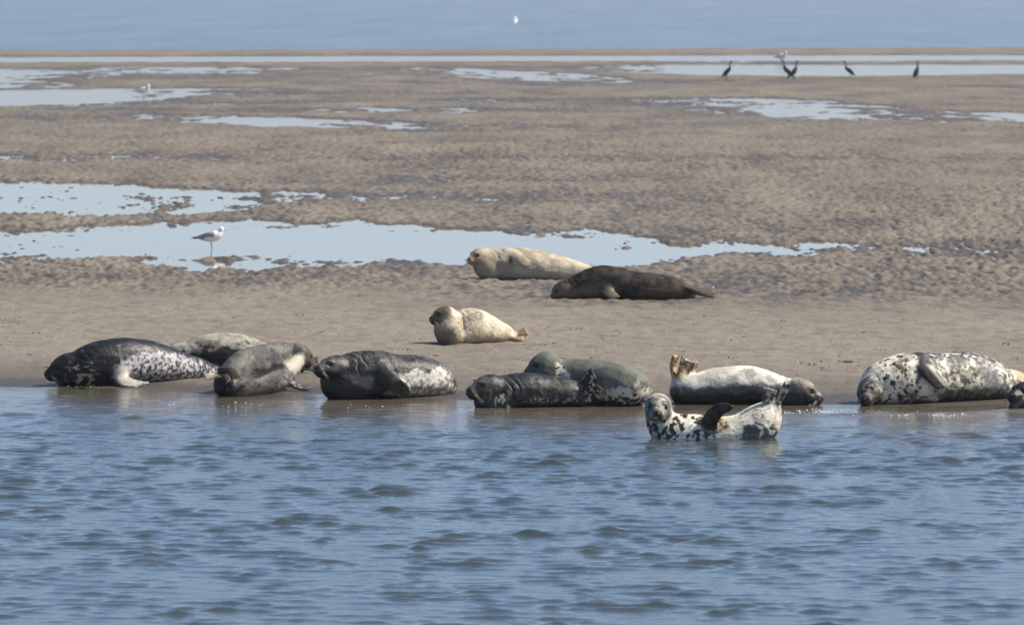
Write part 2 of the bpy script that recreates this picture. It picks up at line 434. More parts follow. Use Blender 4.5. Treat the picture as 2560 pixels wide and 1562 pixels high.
class Ellipsoid:
    def __init__(self, c, R, r, k=0.03, tag='body', cut=False):
        self.c, self.R, self.r, self.k, self.tag, self.cut = np.asarray(c, np.float64), np.asarray(R, np.float64), np.asarray(r, np.float64), k, tag, cut
        m = self.r.max(); self.lo, self.hi = self.c - m, self.c + m
    def eval(self, P):
        q = (P - self.c.astype(P.dtype)) @ self.R.T.astype(P.dtype)
        e = np.sqrt(((q / self.r.astype(P.dtype)) ** 2).sum(1)) + 1e-6
        ql = np.sqrt((q * q).sum(1))
        return np.where(e > 0.35, ql * (1 - 1 / e), (e - 1) * self.r.min())

def surface(prims, h):
    """smooth union of the primitives on a grid, then surface nets -> verts, quads"""
    adds = [p for p in prims if not getattr(p, 'cut', False)]
    lo = np.min([p.lo for p in adds], 0) - 4 * h; hi = np.max([p.hi for p in adds], 0) + 4 * h
    n = np.ceil((hi - lo) / h).astype(int) + 1
    ax = [(lo[i] + h * np.arange(n[i])).astype(np.float32) for i in range(3)]
    F = np.full(n, 1.0, np.float32)
    for p in prims:
        m = p.k + 3 * h
        i0 = np.maximum(np.floor((p.lo - m - lo) / h).astype(int), 0); i1 = np.minimum(np.ceil((p.hi + m - lo) / h).astype(int) + 1, n)
        sub = [ax[i][i0[i]:i1[i]] for i in range(3)]
        if isinstance(p, Tube):
            d = np.full([len(s_) for s_ in sub], 9.0, np.float32)
            for c in range(0, len(p.c) - 1, 3):
                e = min(c + 4, len(p.c)); r = max(p.a[c:e].max(), p.b[c:e].max() * (1 + p.sag)) + m
                j0 = np.maximum(np.floor((p.c[c:e].min(0) - r - lo) / h).astype(int), i0) - i0
                j1 = np.minimum(np.ceil((p.c[c:e].max(0) + r - lo) / h).astype(int) + 1, i1) - i0
                if (j1 <= j0).any(): continue
                g3 = np.meshgrid(*[sub[q][j0[q]:j1[q]] for q in range(3)], indexing='ij')
                s3 = tuple(slice(j0[q], j1[q]) for q in range(3))
                d[s3] = np.minimum(d[s3], p.eval(np.stack(g3, -1).reshape(-1, 3), seg=(c, e - 1)).reshape(g3[0].shape))
        else:
            G = np.stack(np.meshgrid(*sub, indexing='ij'), -1).reshape(-1, 3)
            d = p.eval(G).reshape([len(s_) for s_ in sub]).astype(np.float32)
        sl = tuple(slice(i0[i], i1[i]) for i in range(3))
        f = F[sl]
        if getattr(p, 'cut', False):
            d = -d; hh = np.maximum(p.k - np.abs(f - d), 0) / p.k
            F[sl] = np.maximum(f, d) + hh * hh * p.k * 0.25
        else:
            hh = np.maximum(p.k - np.abs(f - d), 0) / p.k
            F[sl] = np.minimum(f, d) - hh * hh * p.k * 0.25
    S = F < 0
    cs = [(a, b, c) for a in (0, 1) for b in (0, 1) for c in (0, 1)]
    def corner(A, c): return A[c[0]:n[0] - 1 + c[0], c[1]:n[1] - 1 + c[1], c[2]:n[2] - 1 + c[2]]
    cnt = sum(corner(S, c).astype(np.int8) for c in cs)
    act = (cnt > 0) & (cnt < 8)
    ids = -np.ones(act.shape, np.int32); idx = np.argwhere(act); ids[act] = np.arange(len(idx))
    acc = np.zeros((len(idx), 3)); num = np.zeros(len(idx))
    val = {c: F[idx[:, 0] + c[0], idx[:, 1] + c[1], idx[:, 2] + c[2]] for c in cs}
    for c in cs:
        for axs in range(3):
            if c[axs]: continue
            d = list(c); d[axs] = 1; d = tuple(d)
            a, b = val[c], val[d]; x = (a < 0) != (b < 0)
            tt = np.where(x, a / np.where(x, a - b, 1), 0)
            pt = np.tile(np.array(c, float), (len(idx), 1)); pt[:, axs] = tt
            acc += pt * x[:, None]; num += x
    V = lo + h * (idx + acc / num[:, None])
    faces = []
    for axs in range(3):
        o1, o2 = [(1, 2), (2, 0), (0, 1)][axs]
        sl0 = [slice(1, n[i] - 1) for i in range(3)]; sl1 = list(sl0); sl0[axs] = slice(0, n[axs] - 1); sl1[axs] = slice(1, n[axs])
        a, b = S[tuple(sl0)], S[tuple(sl1)]
        e = np.argwhere(a != b)
        flip = a[tuple(e.T)]
        base = e + np.array([0 if i == axs else 1 for i in range(3)])
        def cell(d1, d2):
            q = base.copy(); q[:, o1] -= d1; q[:, o2] -= d2
            return ids[tuple(q.T)]
        quad = np.stack([cell(0, 0), cell(1, 0), cell(1, 1), cell(0, 1)], 1)
        quad[~flip] = quad[~flip][:, ::-1]
        faces.append(quad)
    Q = np.vstack(faces)
    # light smoothing
    E = np.vstack([Q[:, [0, 1]], Q[:, [1, 2]], Q[:, [2, 3]], Q[:, [3, 0]]])
    for _ in range(2):
        s = np.zeros_like(V); w = np.bincount(E[:, 0], minlength=len(V)) + np.bincount(E[:, 1], minlength=len(V))
        for c in range(3):
            s[:, c] = np.bincount(E[:, 0], V[E[:, 1], c], len(V)) + np.bincount(E[:, 1], V[E[:, 0], c], len(V))
        V = 0.55 * V + 0.45 * s / np.maximum(w, 1)[:, None]
    return V, Q

def basis(f, roll=0.0, up=(0, 0, 1)):
    """rows: forward, left, up"""
    f = unit(f); l = unit(np.cross(up, f)); u = np.cross(f, l)
    c, s = math.cos(roll), math.sin(roll)
    return np.array([f, c * l + s * u, c * u - s * l])

def ball(name, mat, parent, c, R, r, seg=14):
    """small oval part such as an eye or a nose"""
    th = np.linspace(0, np.pi, seg // 2 + 1)[1:-1]; ph = np.linspace(0, 2 * np.pi, seg, endpoint=False)
    v = [(math.sin(a) * math.cos(b), math.sin(a) * math.sin(b), math.cos(a)) for a in th for b in ph] + [(0, 0, 1), (0, 0, -1)]
    v = (np.array(v) * np.asarray(r)) @ np.asarray(R)
    m, k = len(th), seg
    f = [[i * k + j, (i + 1) * k + j, (i + 1) * k + (j + 1) % k, i * k + (j + 1) % k] for i in range(m - 1) for j in range(k)]
    me = bpy.data.meshes.new(name)
    f += [[m * k, j, (j + 1) % k] for j in range(k)] + [[m * k + 1, (m - 1) * k + (j + 1) % k, (m - 1) * k + j] for j in range(k)]
    me.from_pydata(v.tolist(), [], f); me.polygons.foreach_set('use_smooth', [True] * len(f)); me.materials.append(mat)
    return link(name, me, parent, tuple(np.asarray(c, float)))
def strands(name, mat, parent, lines, r):
    """thin hairs as three-sided tubes"""
    V, Fc = [], []
    for L in lines:
        P = catmull(L, 6); t = unit(P[-1] - P[0]); a = unit(np.cross(t, (0.3, 0.2, 1))); b = np.cross(t, a)
        o = len(V)
        for i, p in enumerate(P):
            rr = r * (1 - 0.75 * i / 5)
            for j in range(3):
                an = 2.094 * j; V.append(p + rr * (math.cos(an) * a + math.sin(an) * b))
        for i in range(5):
            for j in range(3):
                Fc.append([o + 3 * i + j, o + 3 * i + (j + 1) % 3, o + 3 * i + 3 + (j + 1) % 3, o + 3 * i + 3 + j])
    return link(name, mesh_from(name, np.array(V), np.array(Fc), mat), parent)

fur = Nodes('seal_fur')
coat = fur.attr('coat', 'Color'); wet = fur.attr('wet')
fz = fur.noise(55, 4, 0.65); fz2 = fur.noise(14, 3, 0.6)
fur.put('Base Color', fur.mix(1.0, coat, fur.ramp(fz, [(0.25, 0.72), (0.75, 1.18)]), 'MULTIPLY'))
fur.put('Roughness', fur.math('MULTIPLY_ADD', wet, -0.38, 0.66))
fur.put('Specular IOR Level', fur.math('MULTIPLY_ADD', wet, 0.35, 0.15))
fur.bump(fur.math('MULTIPLY_ADD', fz2, 1.0, fur.math('MULTIPLY', fz, 0.35)), 0.6, 0.014)
def plain(name, rgb, rough=0.5, spec=0.4, var=0.15, scale=30):
    m = Nodes(name); nz = m.noise(scale, 3, 0.6)
    lo = tuple(c * (1 - var) for c in rgb); hi = tuple(min(c * (1 + var), 1) for c in rgb)
    m.put('Base Color', m.mix(nz, lo, hi)); m.put('Roughness', rough); m.put('Specular IOR Level', spec)
    return m.m
EYE = plain('seal_eye', (0.006, 0.005, 0.004), 0.08, 0.6)
NOSE = plain('seal_nose', (0.012, 0.011, 0.010), 0.35, 0.5)
WHISKER = plain('whisker_hair', (0.50, 0.45, 0.36), 0.5, 0.3)

def in_poly(px, py, poly):
    """signed distance in pixels (positive inside) to a polygon drawn on the flank"""
    poly = np.asarray(poly, float); d = np.full(len(px), 1e9); ins = np.zeros(len(px), bool)
    for (x0, y0), (x1, y1) in zip(poly, np.roll(poly, -1, 0)):
        ex, ey = x1 - x0, y1 - y0
        s = np.clip(((px - x0) * ex + (py - y0) * ey) / (ex * ex + ey * ey + 1e-9), 0, 1)
        d = np.minimum(d, np.hypot(px - x0 - s * ex, py - y0 - s * ey))
        c = (y0 > py) != (y1 > py)
        ins ^= c & (px < (x1 - x0) * (py - y0) / (y1 - y0 + 1e-12) + x0)
    return np.where(ins, d, -d)
def lerp(a, b, m):
    a = np.asarray(a, float); b = np.asarray(b, float); m = np.asarray(m)[:, None]
    return a * (1 - m) + b * m

class Seal:
    """One seal. Points are given as (photo column, photo row, metres behind the nearest contact line)."""
    def __init__(self, row, col, voxel=0.0095):
        self.Y0 = ground_hit(col, row)[1]; self.s = ppm(self.Y0); self.h = voxel
        self.prims, self.head, self.flips = [], None, []
        self.base = np.array([ground_hit(col, row)[0], self.Y0 + 0.3, 0.0]); self.base[2] = max(gh(self.base[0], self.base[1]), -0.02)
    def W(self, px, py, d): return at_depth(px, py, self.Y0 + d)
    def body(self, st, k=0.05, sink=0.035, wr=1.0, n=44, tagn='body', roll=0.0):
        """stations: ('L', col, top row, depth[, width ratio]) lying on the ground, or ('C', col, row, depth, half height px[, width ratio])"""
        pts = []
        for e in st:
            if e[0] == 'L':
                top = self.W(e[1], e[2], e[3]); zb = max(gh(top[0], top[1]), -0.06) - sink
                a = (top[2] - zb) / 2; w = a * (e[4] if len(e) > 4 else 1.12) * wr
                pts.append([top[0], top[1], top[2] - a, a, w])
            else:
                c = self.W(e[1], e[2], e[3]); a = e[4] / self.s
                pts.append([*c, a, a * (e[5] if len(e) > 5 else 1.05) * wr])
        self.prims.append(Tube(pts, n=n, k=k, tag=tagn, roll=roll))
        return self
    def add_head(self, col, row, d, fwd, R=0.128, roll=0.0, kind='grey'):
        c = self.W(col, row, d); B = basis(fwd, math.radians(roll)); self.head = (c, B, R, kind)
        def p(x, y, z): return c + R * (x * B[0] + y * B[1] + z * B[2])
        E = lambda xyz, r, k, cut=False: self.prims.append(Ellipsoid(p(*xyz), B, np.array(r) * R, k * R, 'head', cut))
        T = lambda a, b, k: self.prims.append(Tube([[*p(*a[:3]), a[3] * R, a[4] * R], [*p(*b[:3]), b[3] * R, b[4] * R]], n=10, up=B[2], k=k * R, tag='head'))
        L = 1.0 if kind == 'grey' else 0.86
        E((0, 0, 0), (1.12, 0.98, 0.93), 0.5)
        T((0.45, 0, -0.10, 0.74, 0.80), (1.62 * L, 0, -0.26, 0.40, 0.44), 0.35)
        if kind == 'grey':
            T((0.55, 0, 0.28, 0.50, 0.44), (1.70 * L, 0, 0.02, 0.22, 0.27), 0.30)
        else:
            T((0.75, 0, 0.05, 0.40, 0.40), (1.62 * L, 0, -0.06, 0.22, 0.27), 0.30)
        for s in (-1, 1):
            E((1.62 * L, 0.24 * s, -0.34), (0.40, 0.29, 0.29), 0.14)
            E((0.62, 0.44 * s, -0.32), (0.62, 0.46, 0.44), 0.3)
            E((0.80, 0.44 * s, 0.46), (0.34, 0.24, 0.17), 0.2)
            E((1.02, 0.66 * s, 0.24), (0.19, 0.16, 0.18), 0.10, True)
            E((2.00 * L, 0.12 * s, -0.05), (0.10, 0.06, 0.08), 0.03, True)
        E((1.42 * L, 0, -0.66), (0.46, 0.32, 0.20), 0.12)
        E((1.84 * L, 0, -0.05), (0.20, 0.24, 0.19), 0.12)
        return self
    def flipper(self, pts, width, thick=9, nrm=None, kind='fore', k=0.03, taper=None):
        """pts: points from root to tip; width and thickness in photograph pixels"""
        w, th = width / self.s / 2, thick / self.s / 2
        solid = [p for p in self.prims if p.tag in ('body', 'fold')]
        sdf = lambda q: np.minimum.reduce([p.eval(np.atleast_2d(q)) for p in solid])
        P = []
        for p in pts:
            if len(p) == 3: P.append(self.W(*p)); continue
            ds = np.arange(-0.6, 1.6, 0.008); line = np.array([self.W(p[0], p[1], d) for d in ds]); f = sdf(line)
            k0 = np.argmax(f < 0) if (f < 0).any() else np.argmin(f)
            P.append(line[k0] - np.array((0, th * 0.9, 0)))
        P = np.array(P)
        if kind == 'fore' and len(pts[0]) == 2: P[0] = P[0] + np.array((0, th * 3.2, 0))
        C = catmull(P, 14); d = unit(C[-1] - C[0])
        if nrm is None:
            m0 = C[7]; e = 0.02
            nrm = unit([sdf(m0 + e * np.eye(3)[a])[0] - sdf(m0 - e * np.eye(3)[a])[0] for a in range(3)])
        nrm = unit(np.asarray(nrm) - d * np.dot(nrm, d)); sd = np.cross(d, nrm)
        self.flips.append((C, sd, nrm, w))
        if kind == 'fore':
            prof = [1.0, 1.05, 0.95, 0.74]; cut = 0.90
        else:
            prof = [0.50, 0.66, 0.88, 0.98]; cut = 0.93
        if taper: prof = taper
        u = np.linspace(0, 1, 14)
        W = np.interp(u, [0, .35, .7, 1], prof) * w
        m = u <= cut
        rowsT = np.column_stack([C[m], np.full(m.sum(), 0) + th * np.interp(u[m], [0, .4, 1], [1.7, 1.0, 0.45]), W[m]])
        self.prims.append(Tube(rowsT, n=14, up=nrm, k=k * 1.6, tag='flipper'))
        lens = [0.98, 1.0, 0.97, 0.92, 0.85] if kind == 'fore' else [1.0, 0.95, 0.93, 0.95, 0.99]
        for j, ln in enumerate(lens):
            o = np.linspace(-1, 1, 5)[j]
            us = np.linspace(0.5 if kind == 'fore' else 0.35, ln, 5)
            cc = np.array([[np.interp(q, u, C[:, a]) for a in range(3)] for q in us])
            off = o * (np.interp(us, u, W) * 0.82)
            cc = cc + off[:, None] * sd + nrm * th * 0.35
            r = max(w * (0.19 if kind == 'fore' else 0.15), 0.009)
            rr = r * np.linspace(1.0, 0.72, 5)
            self.prims.append(Tube(np.column_stack([cc, rr * 0.9, rr]), n=8, up=nrm, k=0.008, tag='flipper'))
        return self
    def build(self, name, label, paint, wet=None, group='seals hauled out on the sandbank', whiskers=True, whisk_len=1.0, eyes=True):
        V, Q = surface(self.prims, self.h)
        P = V.astype(np.float64)
        root = link(name, None, None, tuple(self.base)); tag(root, label, 'seal', group)
        # body coordinates for the coat pattern
        bt = [p for p in self.prims if p.tag == 'body'][0]
        _, U, D, S = bt.eval(P, True)
        rel = P - np.array((0, 0, CAM_H)); cp, sp = math.cos(PITCH), math.sin(PITCH)
        zc = rel[:, 1] * cp - rel[:, 2] * sp; yc = rel[:, 1] * sp + rel[:, 2] * cp
        px, py = 1280 + FPX * rel[:, 0] / zc, 781 - FPX * yc / zc
        fm = np.zeros(len(P))
        bd = np.minimum.reduce([p.eval(P) for p in self.prims if p.tag in ('body', 'fold')])
        fl = [p for p in self.prims if p.tag == 'flipper']
        if fl: fm = smooth(0.0, 0.02, bd) * smooth(0.02, 0.004, np.minimum.reduce([p.eval(P) for p in fl]))
        q0, q1, q2 = P[Q[:, 0]], P[Q[:, 1]], P[Q[:, 2]]
        fn = np.cross(q1 - q0, q2 - q0); nv = np.zeros_like(P)
        for c_ in range(4):
            for a_ in range(3): nv[:, a_] += np.bincount(Q[:, c_], fn[:, a_], len(P))
        nv /= np.linalg.norm(nv, axis=1)[:, None] + 1e-12
        A = dict(P=P - self.base, U=U, D=D, S=S, px=px, py=py, flip=fm)
        A['h'] = np.zeros((len(P), 3)) + 9; A['hm'] = np.zeros(len(P))
        if self.head:
            c, B, R, kind = self.head
            A['h'] = ((P - c) @ B.T) / R
            hd = np.minimum.reduce([p.eval(P) for p in self.prims if p.tag == 'head' and not getattr(p, 'cut', False)])
            A['hm'] = smooth(0.05, 0.0, hd) * smooth(-1.1, -0.3, A['h'][:, 0])
        A['eyes'] = eyes
        # sagging blubber and creases behind the head
        disp = 0.011 * noise3(A['P'] * (0.6, 1, 1.2), 5.5, 3, 3, 0.55) * (1 - 0.9 * A['hm']) * (1 - fm)
        back = -A['h'][:, 0] + 0.35 * noise3(A['P'], 7, 5, 2); rad = np.hypot(A['h'][:, 1], A['h'][:, 2])
        disp -= 0.009 * np.exp(-((np.mod(back - 0.85, 0.62) - 0.31) / 0.085) ** 2) * smooth(0.5, 0.9, back) * smooth(2.9, 1.6, back) * smooth(2.2, 1.6, rad) * (1 - fm)
        P = P + nv * disp[:, None]
        rgb = np.clip(1.22 * np.clip(paint(A), 0.001, 1) ** 1.24, 0.004, 0.80)
        me = mesh_from('body', P - self.base, Q, fur.m)
        add_col(me, 'coat', rgb)
        wv = np.zeros(len(P)) if wet is None else np.clip(wet(A), 0, 1)
        add_attr(me, 'wet', wv)
        link('body', me, root)
        if self.head:
            c, B, R, kind = self.head; L = 1.0 if kind == 'grey' else 0.86
            q = lambda x, y, z: c + R * (x * B[0] + y * B[1] + z * B[2]) - self.base
            for s in (-1, 1) if eyes else (): ball('eye', EYE, root, q(0.93, 0.60 * s, 0.23), B, np.array((0.15, 0.15, 0.15)) * R)
            ball('nose', NOSE, root, q(1.97 * L, 0, -0.06), B, np.array((0.13, 0.20, 0.14)) * R)
            if whiskers:
                rs = np.random.RandomState(int(self.base[0] * 10) % 97 + 3); Ls = []
                for s in (-1, 1):
                    for j in range(6):
                        z0 = -0.22 - 0.07 * (j % 3) * 1.3; x0 = (1.55 + 0.14 * (j // 3)) * L
                        ln = rs.uniform(0.7, 1.15) * whisk_len
                        a = q(x0, s * (0.48 - 0.06 * (j // 3)), z0)
                        b = q(x0 - 0.10 * ln, s * (0.48 + 0.42 * ln), z0 - 0.32 * ln)
                        e = q(x0 - 0.45 * ln, s * (0.46 + 0.62 * ln), z0 - 0.85 * ln)
                        Ls.append([a, b, e])
                strands('whiskers', WHISKER, root, Ls, 0.0013)['kind'] = 'stuff'
        return root

# ------------------------------------------------------------------ coats
def N(A, f, seed, o=3, stretch=None):
    P = A['P'] if stretch is None else A['P'] * np.asarray(stretch)
    return noise3(P, f, seed, o, 0.55)
def mottle(A, f, seed, lo, hi, stretch=(0.75, 1, 1)):
    return smooth(lo, hi, N(A, f, seed, 3, stretch))
def face(A, c, dark=(0.03, 0.027, 0.023), amount=0.9):
    h = A['h']; hm = A['hm']
    tall = 0.20 if A['eyes'] else 0.07
    eye = np.exp(-(((h[:, 0] - 0.95) / 0.20) ** 2 + ((np.abs(h[:, 1]) - 0.62) / 0.26) ** 2 + ((h[:, 2] - 0.22) / tall) ** 2)) * hm
    c = lerp(c, dark, np.clip(eye * 1.1, 0, 1) * amount)
    tip = smooth(1.72, 1.95, h[:, 0]) * smooth(-0.40, -0.15, h[:, 2]) * hm
    c = lerp(c, dark, tip * amount)
    mouth = np.exp(-((h[:, 2] + 0.57 - 0.1 * (h[:, 0] - 1.2)) / 0.05) ** 2) * smooth(0.85, 1.1, h[:, 0]) * hm
    c = lerp(c, dark, mouth * 0.85)
    ear = np.exp(-(((h[:, 0] - 0.15) / 0.12) ** 2 + ((np.abs(h[:, 1]) - 0.93) / 0.25) ** 2 + ((h[:, 2] - 0.12) / 0.10) ** 2)) * hm
    return lerp(c, dark, np.clip(ear, 0, 1) * amount)
def shade(rgb, v):
    return np.asarray(rgb, float)[None, :] * v[:, None]

# 1 dark mottled seal lying head-left at the left
s = Seal(967, 260)
s.body([('L', 180, 884, .22, .9), ('L', 202, 876, .26), ('L', 230, 859, .30), ('L', 283, 846, .36, 1.0), ('L', 344, 846, .52, 1.0), ('L', 394, 858, .70), ('L', 445, 877, .90), ('L', 500, 896, 1.12), ('L', 540, 914, 1.30)])
s.add_head(164, 913, .20, (-.86, -.34, -.34), .128)
s.body([('C', 160, 932, .22, 30), ('C', 190, 938, .20, 34), ('C', 230, 935, .22, 36)], tagn='fold', n=14)
s.flipper([(294, 905), (304, 942), (322, 958, -.02), (366, 963, -.05)], 34, 15, (0.1, -.75, .6))
s.flipper([(530, 920, 1.25), (575, 925, 1.42)], 40, 10, (0, -.3, 1), 'hind')
def paint(A):
    v = N(A, 16, 3, 4)
    c = lerp((.007, .007, .0075), (.050, .050, .047), smooth(-.05, .55, v))
    cheek = smooth(.10, .24, N(A, 15, 5, 3, (.8, 1, 1.3))) * smooth(150, 185, A['px']) * smooth(265, 225, A['px']) * smooth(895, 915, A['py'])
    c = lerp(c, (.38, .33, .24), cheek)
    b = in_poly(A['px'], A['py'], [(285, 930), (300, 905), (345, 884), (400, 880), (450, 888), (500, 905), (545, 925), (540, 945), (460, 958), (360, 962), (285, 966)])
    m = smooth(-8, 8, b + 14 * N(A, 20, 8, 3)) * smooth(.25, .0, A['S'] * 0 + A['D'] - .75)
    belly = lerp((.05, .05, .054), (.46, .44, .43), smooth(-.2, .30, N(A, 26, 9, 4) + .25 * smooth(930, 890, A['py'])))
    c = lerp(c, belly, m)
    w = in_poly(A['px'], A['py'], [(285, 930), (300, 910), (330, 915), (335, 945), (368, 960), (360, 968), (290, 968)])
    c = lerp(c, (.58, .54, .46), smooth(-5, 6, w + 5 * N(A, 30, 2)) * .85)
    c = lerp(c, (.035, .030, .025), A['hm'] * smooth(-.2, .5, A['h'][:, 0]) * .8)
    return face(A, c)
s.build('grey_seal', 'dark mottled seal with pale belly patch, farthest left, head down to the left', paint, lambda A: .55 + .3 * N(A, 8, 1))

# 2 backlit grey seal behind it
s = Seal(936, 560, .011)
s.body([('L', 418, 866, .2, .8), ('L', 445, 858, .24, .9), ('L', 480, 850, .28), ('L', 519, 836, .3), ('L', 562, 831, .32), ('L', 600, 836, .34), ('L', 640, 851, .36), ('L', 690, 869, .38), ('L', 740, 889, .4)])
s.add_head(392, 893, .2, (-.9, -.1, -.35), .115)
s.flipper([(728, 908, .38), (765, 904, .36), (800, 899, .30)], 24, 12, (0, -.7, .6), 'hind')
s.flipper([(728, 918, .32), (762, 918, .26), (796, 922, .2)], 24, 12, (0, -.7, .6), 'hind')
s.flipper([(515, 885), (530, 925)], 26, 11)
def paint(A):
    c = lerp((.21, .198, .162), (.36, .34, .29), smooth(-.3, .4, N(A, 7, 11)))
    dk = smooth(.0, .40, N(A, 12, 12, 4) + 1.0 * smooth(.75, .0, A['D']) - .25)  # shade on the flank of the backlit body, painted into the coat
    c = lerp(c, (.022, .020, .017), dk * .92)
    return lerp(c, (.20, .155, .11), A['flip'])
s.build('grey_seal', 'backlit grey seal mostly hidden behind the dark seal farthest left', paint)

# 3 seal turned away from the camera, tail towards the water
s = Seal(996, 585)
s.body([('C', 562, 964, .24, 29, 1.0), ('C', 576, 948, .36, 38, .95), ('C', 600, 921, .54, 41, .9), ('C', 636, 905, .80, 41, .9), ('C', 672, 897, 1.06, 38, .9), ('C', 702, 892, 1.26, 37, .9), ('C', 722, 893, 1.36, 37, .95), ('C', 738, 898, 1.42, 30)], k=.02)
s.body([('C', 582, 972, .08, 22, .8), ('C', 610, 968, .16, 26, .85), ('C', 648, 962, .36, 28, .9), ('C', 684, 949, .62, 31, .9), ('C', 706, 938, .84, 29, .9), ('C', 726, 926, 1.02, 26, .9), ('C', 740, 908, 1.2, 22, .9)], tagn='fold', k=.010)
s.add_head(750, 883, 1.30, (.72, .36, -.58), .112)
s.flipper([(722, 952, .88), (745, 966, .84), (786, 972, .80)], 24, 12, (0, -.5, .8))
s.flipper([(560, 950, .06), (535, 940, -.02), (510, 944, -.06)], 20, 13, (0.2, -.9, .4), 'hind', k=.02)
s.flipper([(552, 926, .10), (578, 928, .0), (598, 957, -.08)], 30, 14, (.3, -.9, .3), 'hind', k=.02)
def paint(A):
    c = lerp((.085, .079, .068), (.165, .157, .138), smooth(-.3, .4, N(A, 6, 21)))
    sp = smooth(.20, .38, N(A, 15, 22, 2, (1, .7, 1.2)) - .10 * smooth(.2, .9, A['D'])) * smooth(590, 640, A['px'])
    c = lerp(c, (.04, .036, .03), sp * .85)
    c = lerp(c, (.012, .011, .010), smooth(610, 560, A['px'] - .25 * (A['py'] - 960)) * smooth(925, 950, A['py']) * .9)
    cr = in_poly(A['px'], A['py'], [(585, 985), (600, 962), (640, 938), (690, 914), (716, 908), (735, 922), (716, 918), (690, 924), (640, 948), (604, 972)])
    c = lerp(c, (.010, .009, .008), smooth(-4, 2, cr + 2 * N(A, 20, 29)) * .95)  # shade in the body crease painted as a black line
    lo = smooth(690, 735, A['px']) * smooth(920, 950, A['py'])
    c = lerp(c, lerp((.07, .07, .065), (.46, .43, .37), smooth(-.1, .2, N(A, 20, 25))), lo * .9)
    c = lerp(c, (.10, .083, .062), A['hm'] * .85 * smooth(-.3, .4, A['h'][:, 0]))
    nk = in_poly(A['px'], A['py'], [(705, 905), (730, 890), (758, 880), (770, 905), (740, 932), (725, 925)])
    c = lerp(c, (.52, .48, .38), smooth(-4, 6, nk + 6 * N(A, 30, 4)) * .75)
    f = A['flip'] * smooth(640, 600, A['px'])
    c = lerp(c, lerp((.075, .062, .045), (.50, .44, .32), np.maximum(smooth(545, 525, A['px']), smooth(944, 954, A['py']) * smooth(575, 585, A['px']))), f)
    return lerp(c, (.10, .095, .085), A['flip'] * smooth(740, 760, A['px']) * .9)
s.build('grey_seal', 'plain grey seal facing away, its curled tail flippers nearest the water', paint, lambda A: .25 + .5 * smooth(955, 985, A['py']))

# 4 dark seal with its eyes shut, flipper across the flank
s = Seal(1006, 930)
s.body([('L', 858, 888, .34, .95), ('L', 898, 877, .40, 1.0), ('L', 935, 875, .44, 1.0), ('L', 979, 884, .50), ('L', 1036, 887, .64), ('L', 1068, 895, .74), ('L', 1098, 917, .84), ('L', 1117, 938, .90)])
s.body([('C', 840, 925, .26, 30), ('C', 840, 960, .26, 36), ('C', 868, 972, .26, 38), ('C', 910, 972, .30, 36)], tagn='fold', n=20, k=.06)
s.add_head(838, 918, .22, (-.76, -.60, .04), .130)
s.flipper([(940, 915), (975, 948), (1000, 972), (1018, 990)], 40, 15)
s.flipper([(1105, 945, .80), (1122, 962, .80), (1134, 978, .80)], 22, 10, (.3, -.9, .3), 'hind')
def paint(A):
    c = lerp((.016, .016, .0155), (.105, .104, .095), smooth(-.15, .55, N(A, 12, 31, 4) + .25 * A['D']))
    c = lerp(c, (.007, .0065, .006), smooth(.05, .28, N(A, 17, 32, 3)) * .85)
    b = in_poly(A['px'], A['py'], [(985, 945), (1010, 930), (1040, 928), (1070, 930), (1100, 915), (1125, 935), (1135, 990), (1000, 1005), (960, 985)])
    m = smooth(-8, 8, b + 14 * N(A, 18, 33))
    c = lerp(c, lerp((.24, .22, .19), (.56, .53, .47), smooth(-.2, .3, N(A, 16, 34) + .4 * smooth(960, 930, A['py']))), m)
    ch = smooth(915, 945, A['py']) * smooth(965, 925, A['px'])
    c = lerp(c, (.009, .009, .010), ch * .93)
    pt = in_poly(A['px'], A['py'], [(858, 940), (900, 932), (938, 945), (932, 970), (915, 972), (880, 955)])
    c = lerp(c, (.10, .097, .09), smooth(-4, 4, pt + 12 * N(A, 24, 36)) * .8)
    c = lerp(c, (.11, .10, .085), A['hm'] * smooth(0, .5, A['h'][:, 0]) * smooth(-.5, .1, A['h'][:, 2]) * .85)
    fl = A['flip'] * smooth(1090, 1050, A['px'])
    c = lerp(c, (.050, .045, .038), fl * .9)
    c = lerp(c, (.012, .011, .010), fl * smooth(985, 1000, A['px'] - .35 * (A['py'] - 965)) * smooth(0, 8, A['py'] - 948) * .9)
    return face(A, lerp(c, (.55, .48, .36), A['flip'] * smooth(1095, 1110, A['px'])))
s.build('grey_seal', 'blackish seal with white rump, flipper folded across its flank, head raised left', paint, lambda A: .5 + .3 * smooth(940, 990, A['py']), eyes=False, whisk_len=.7)

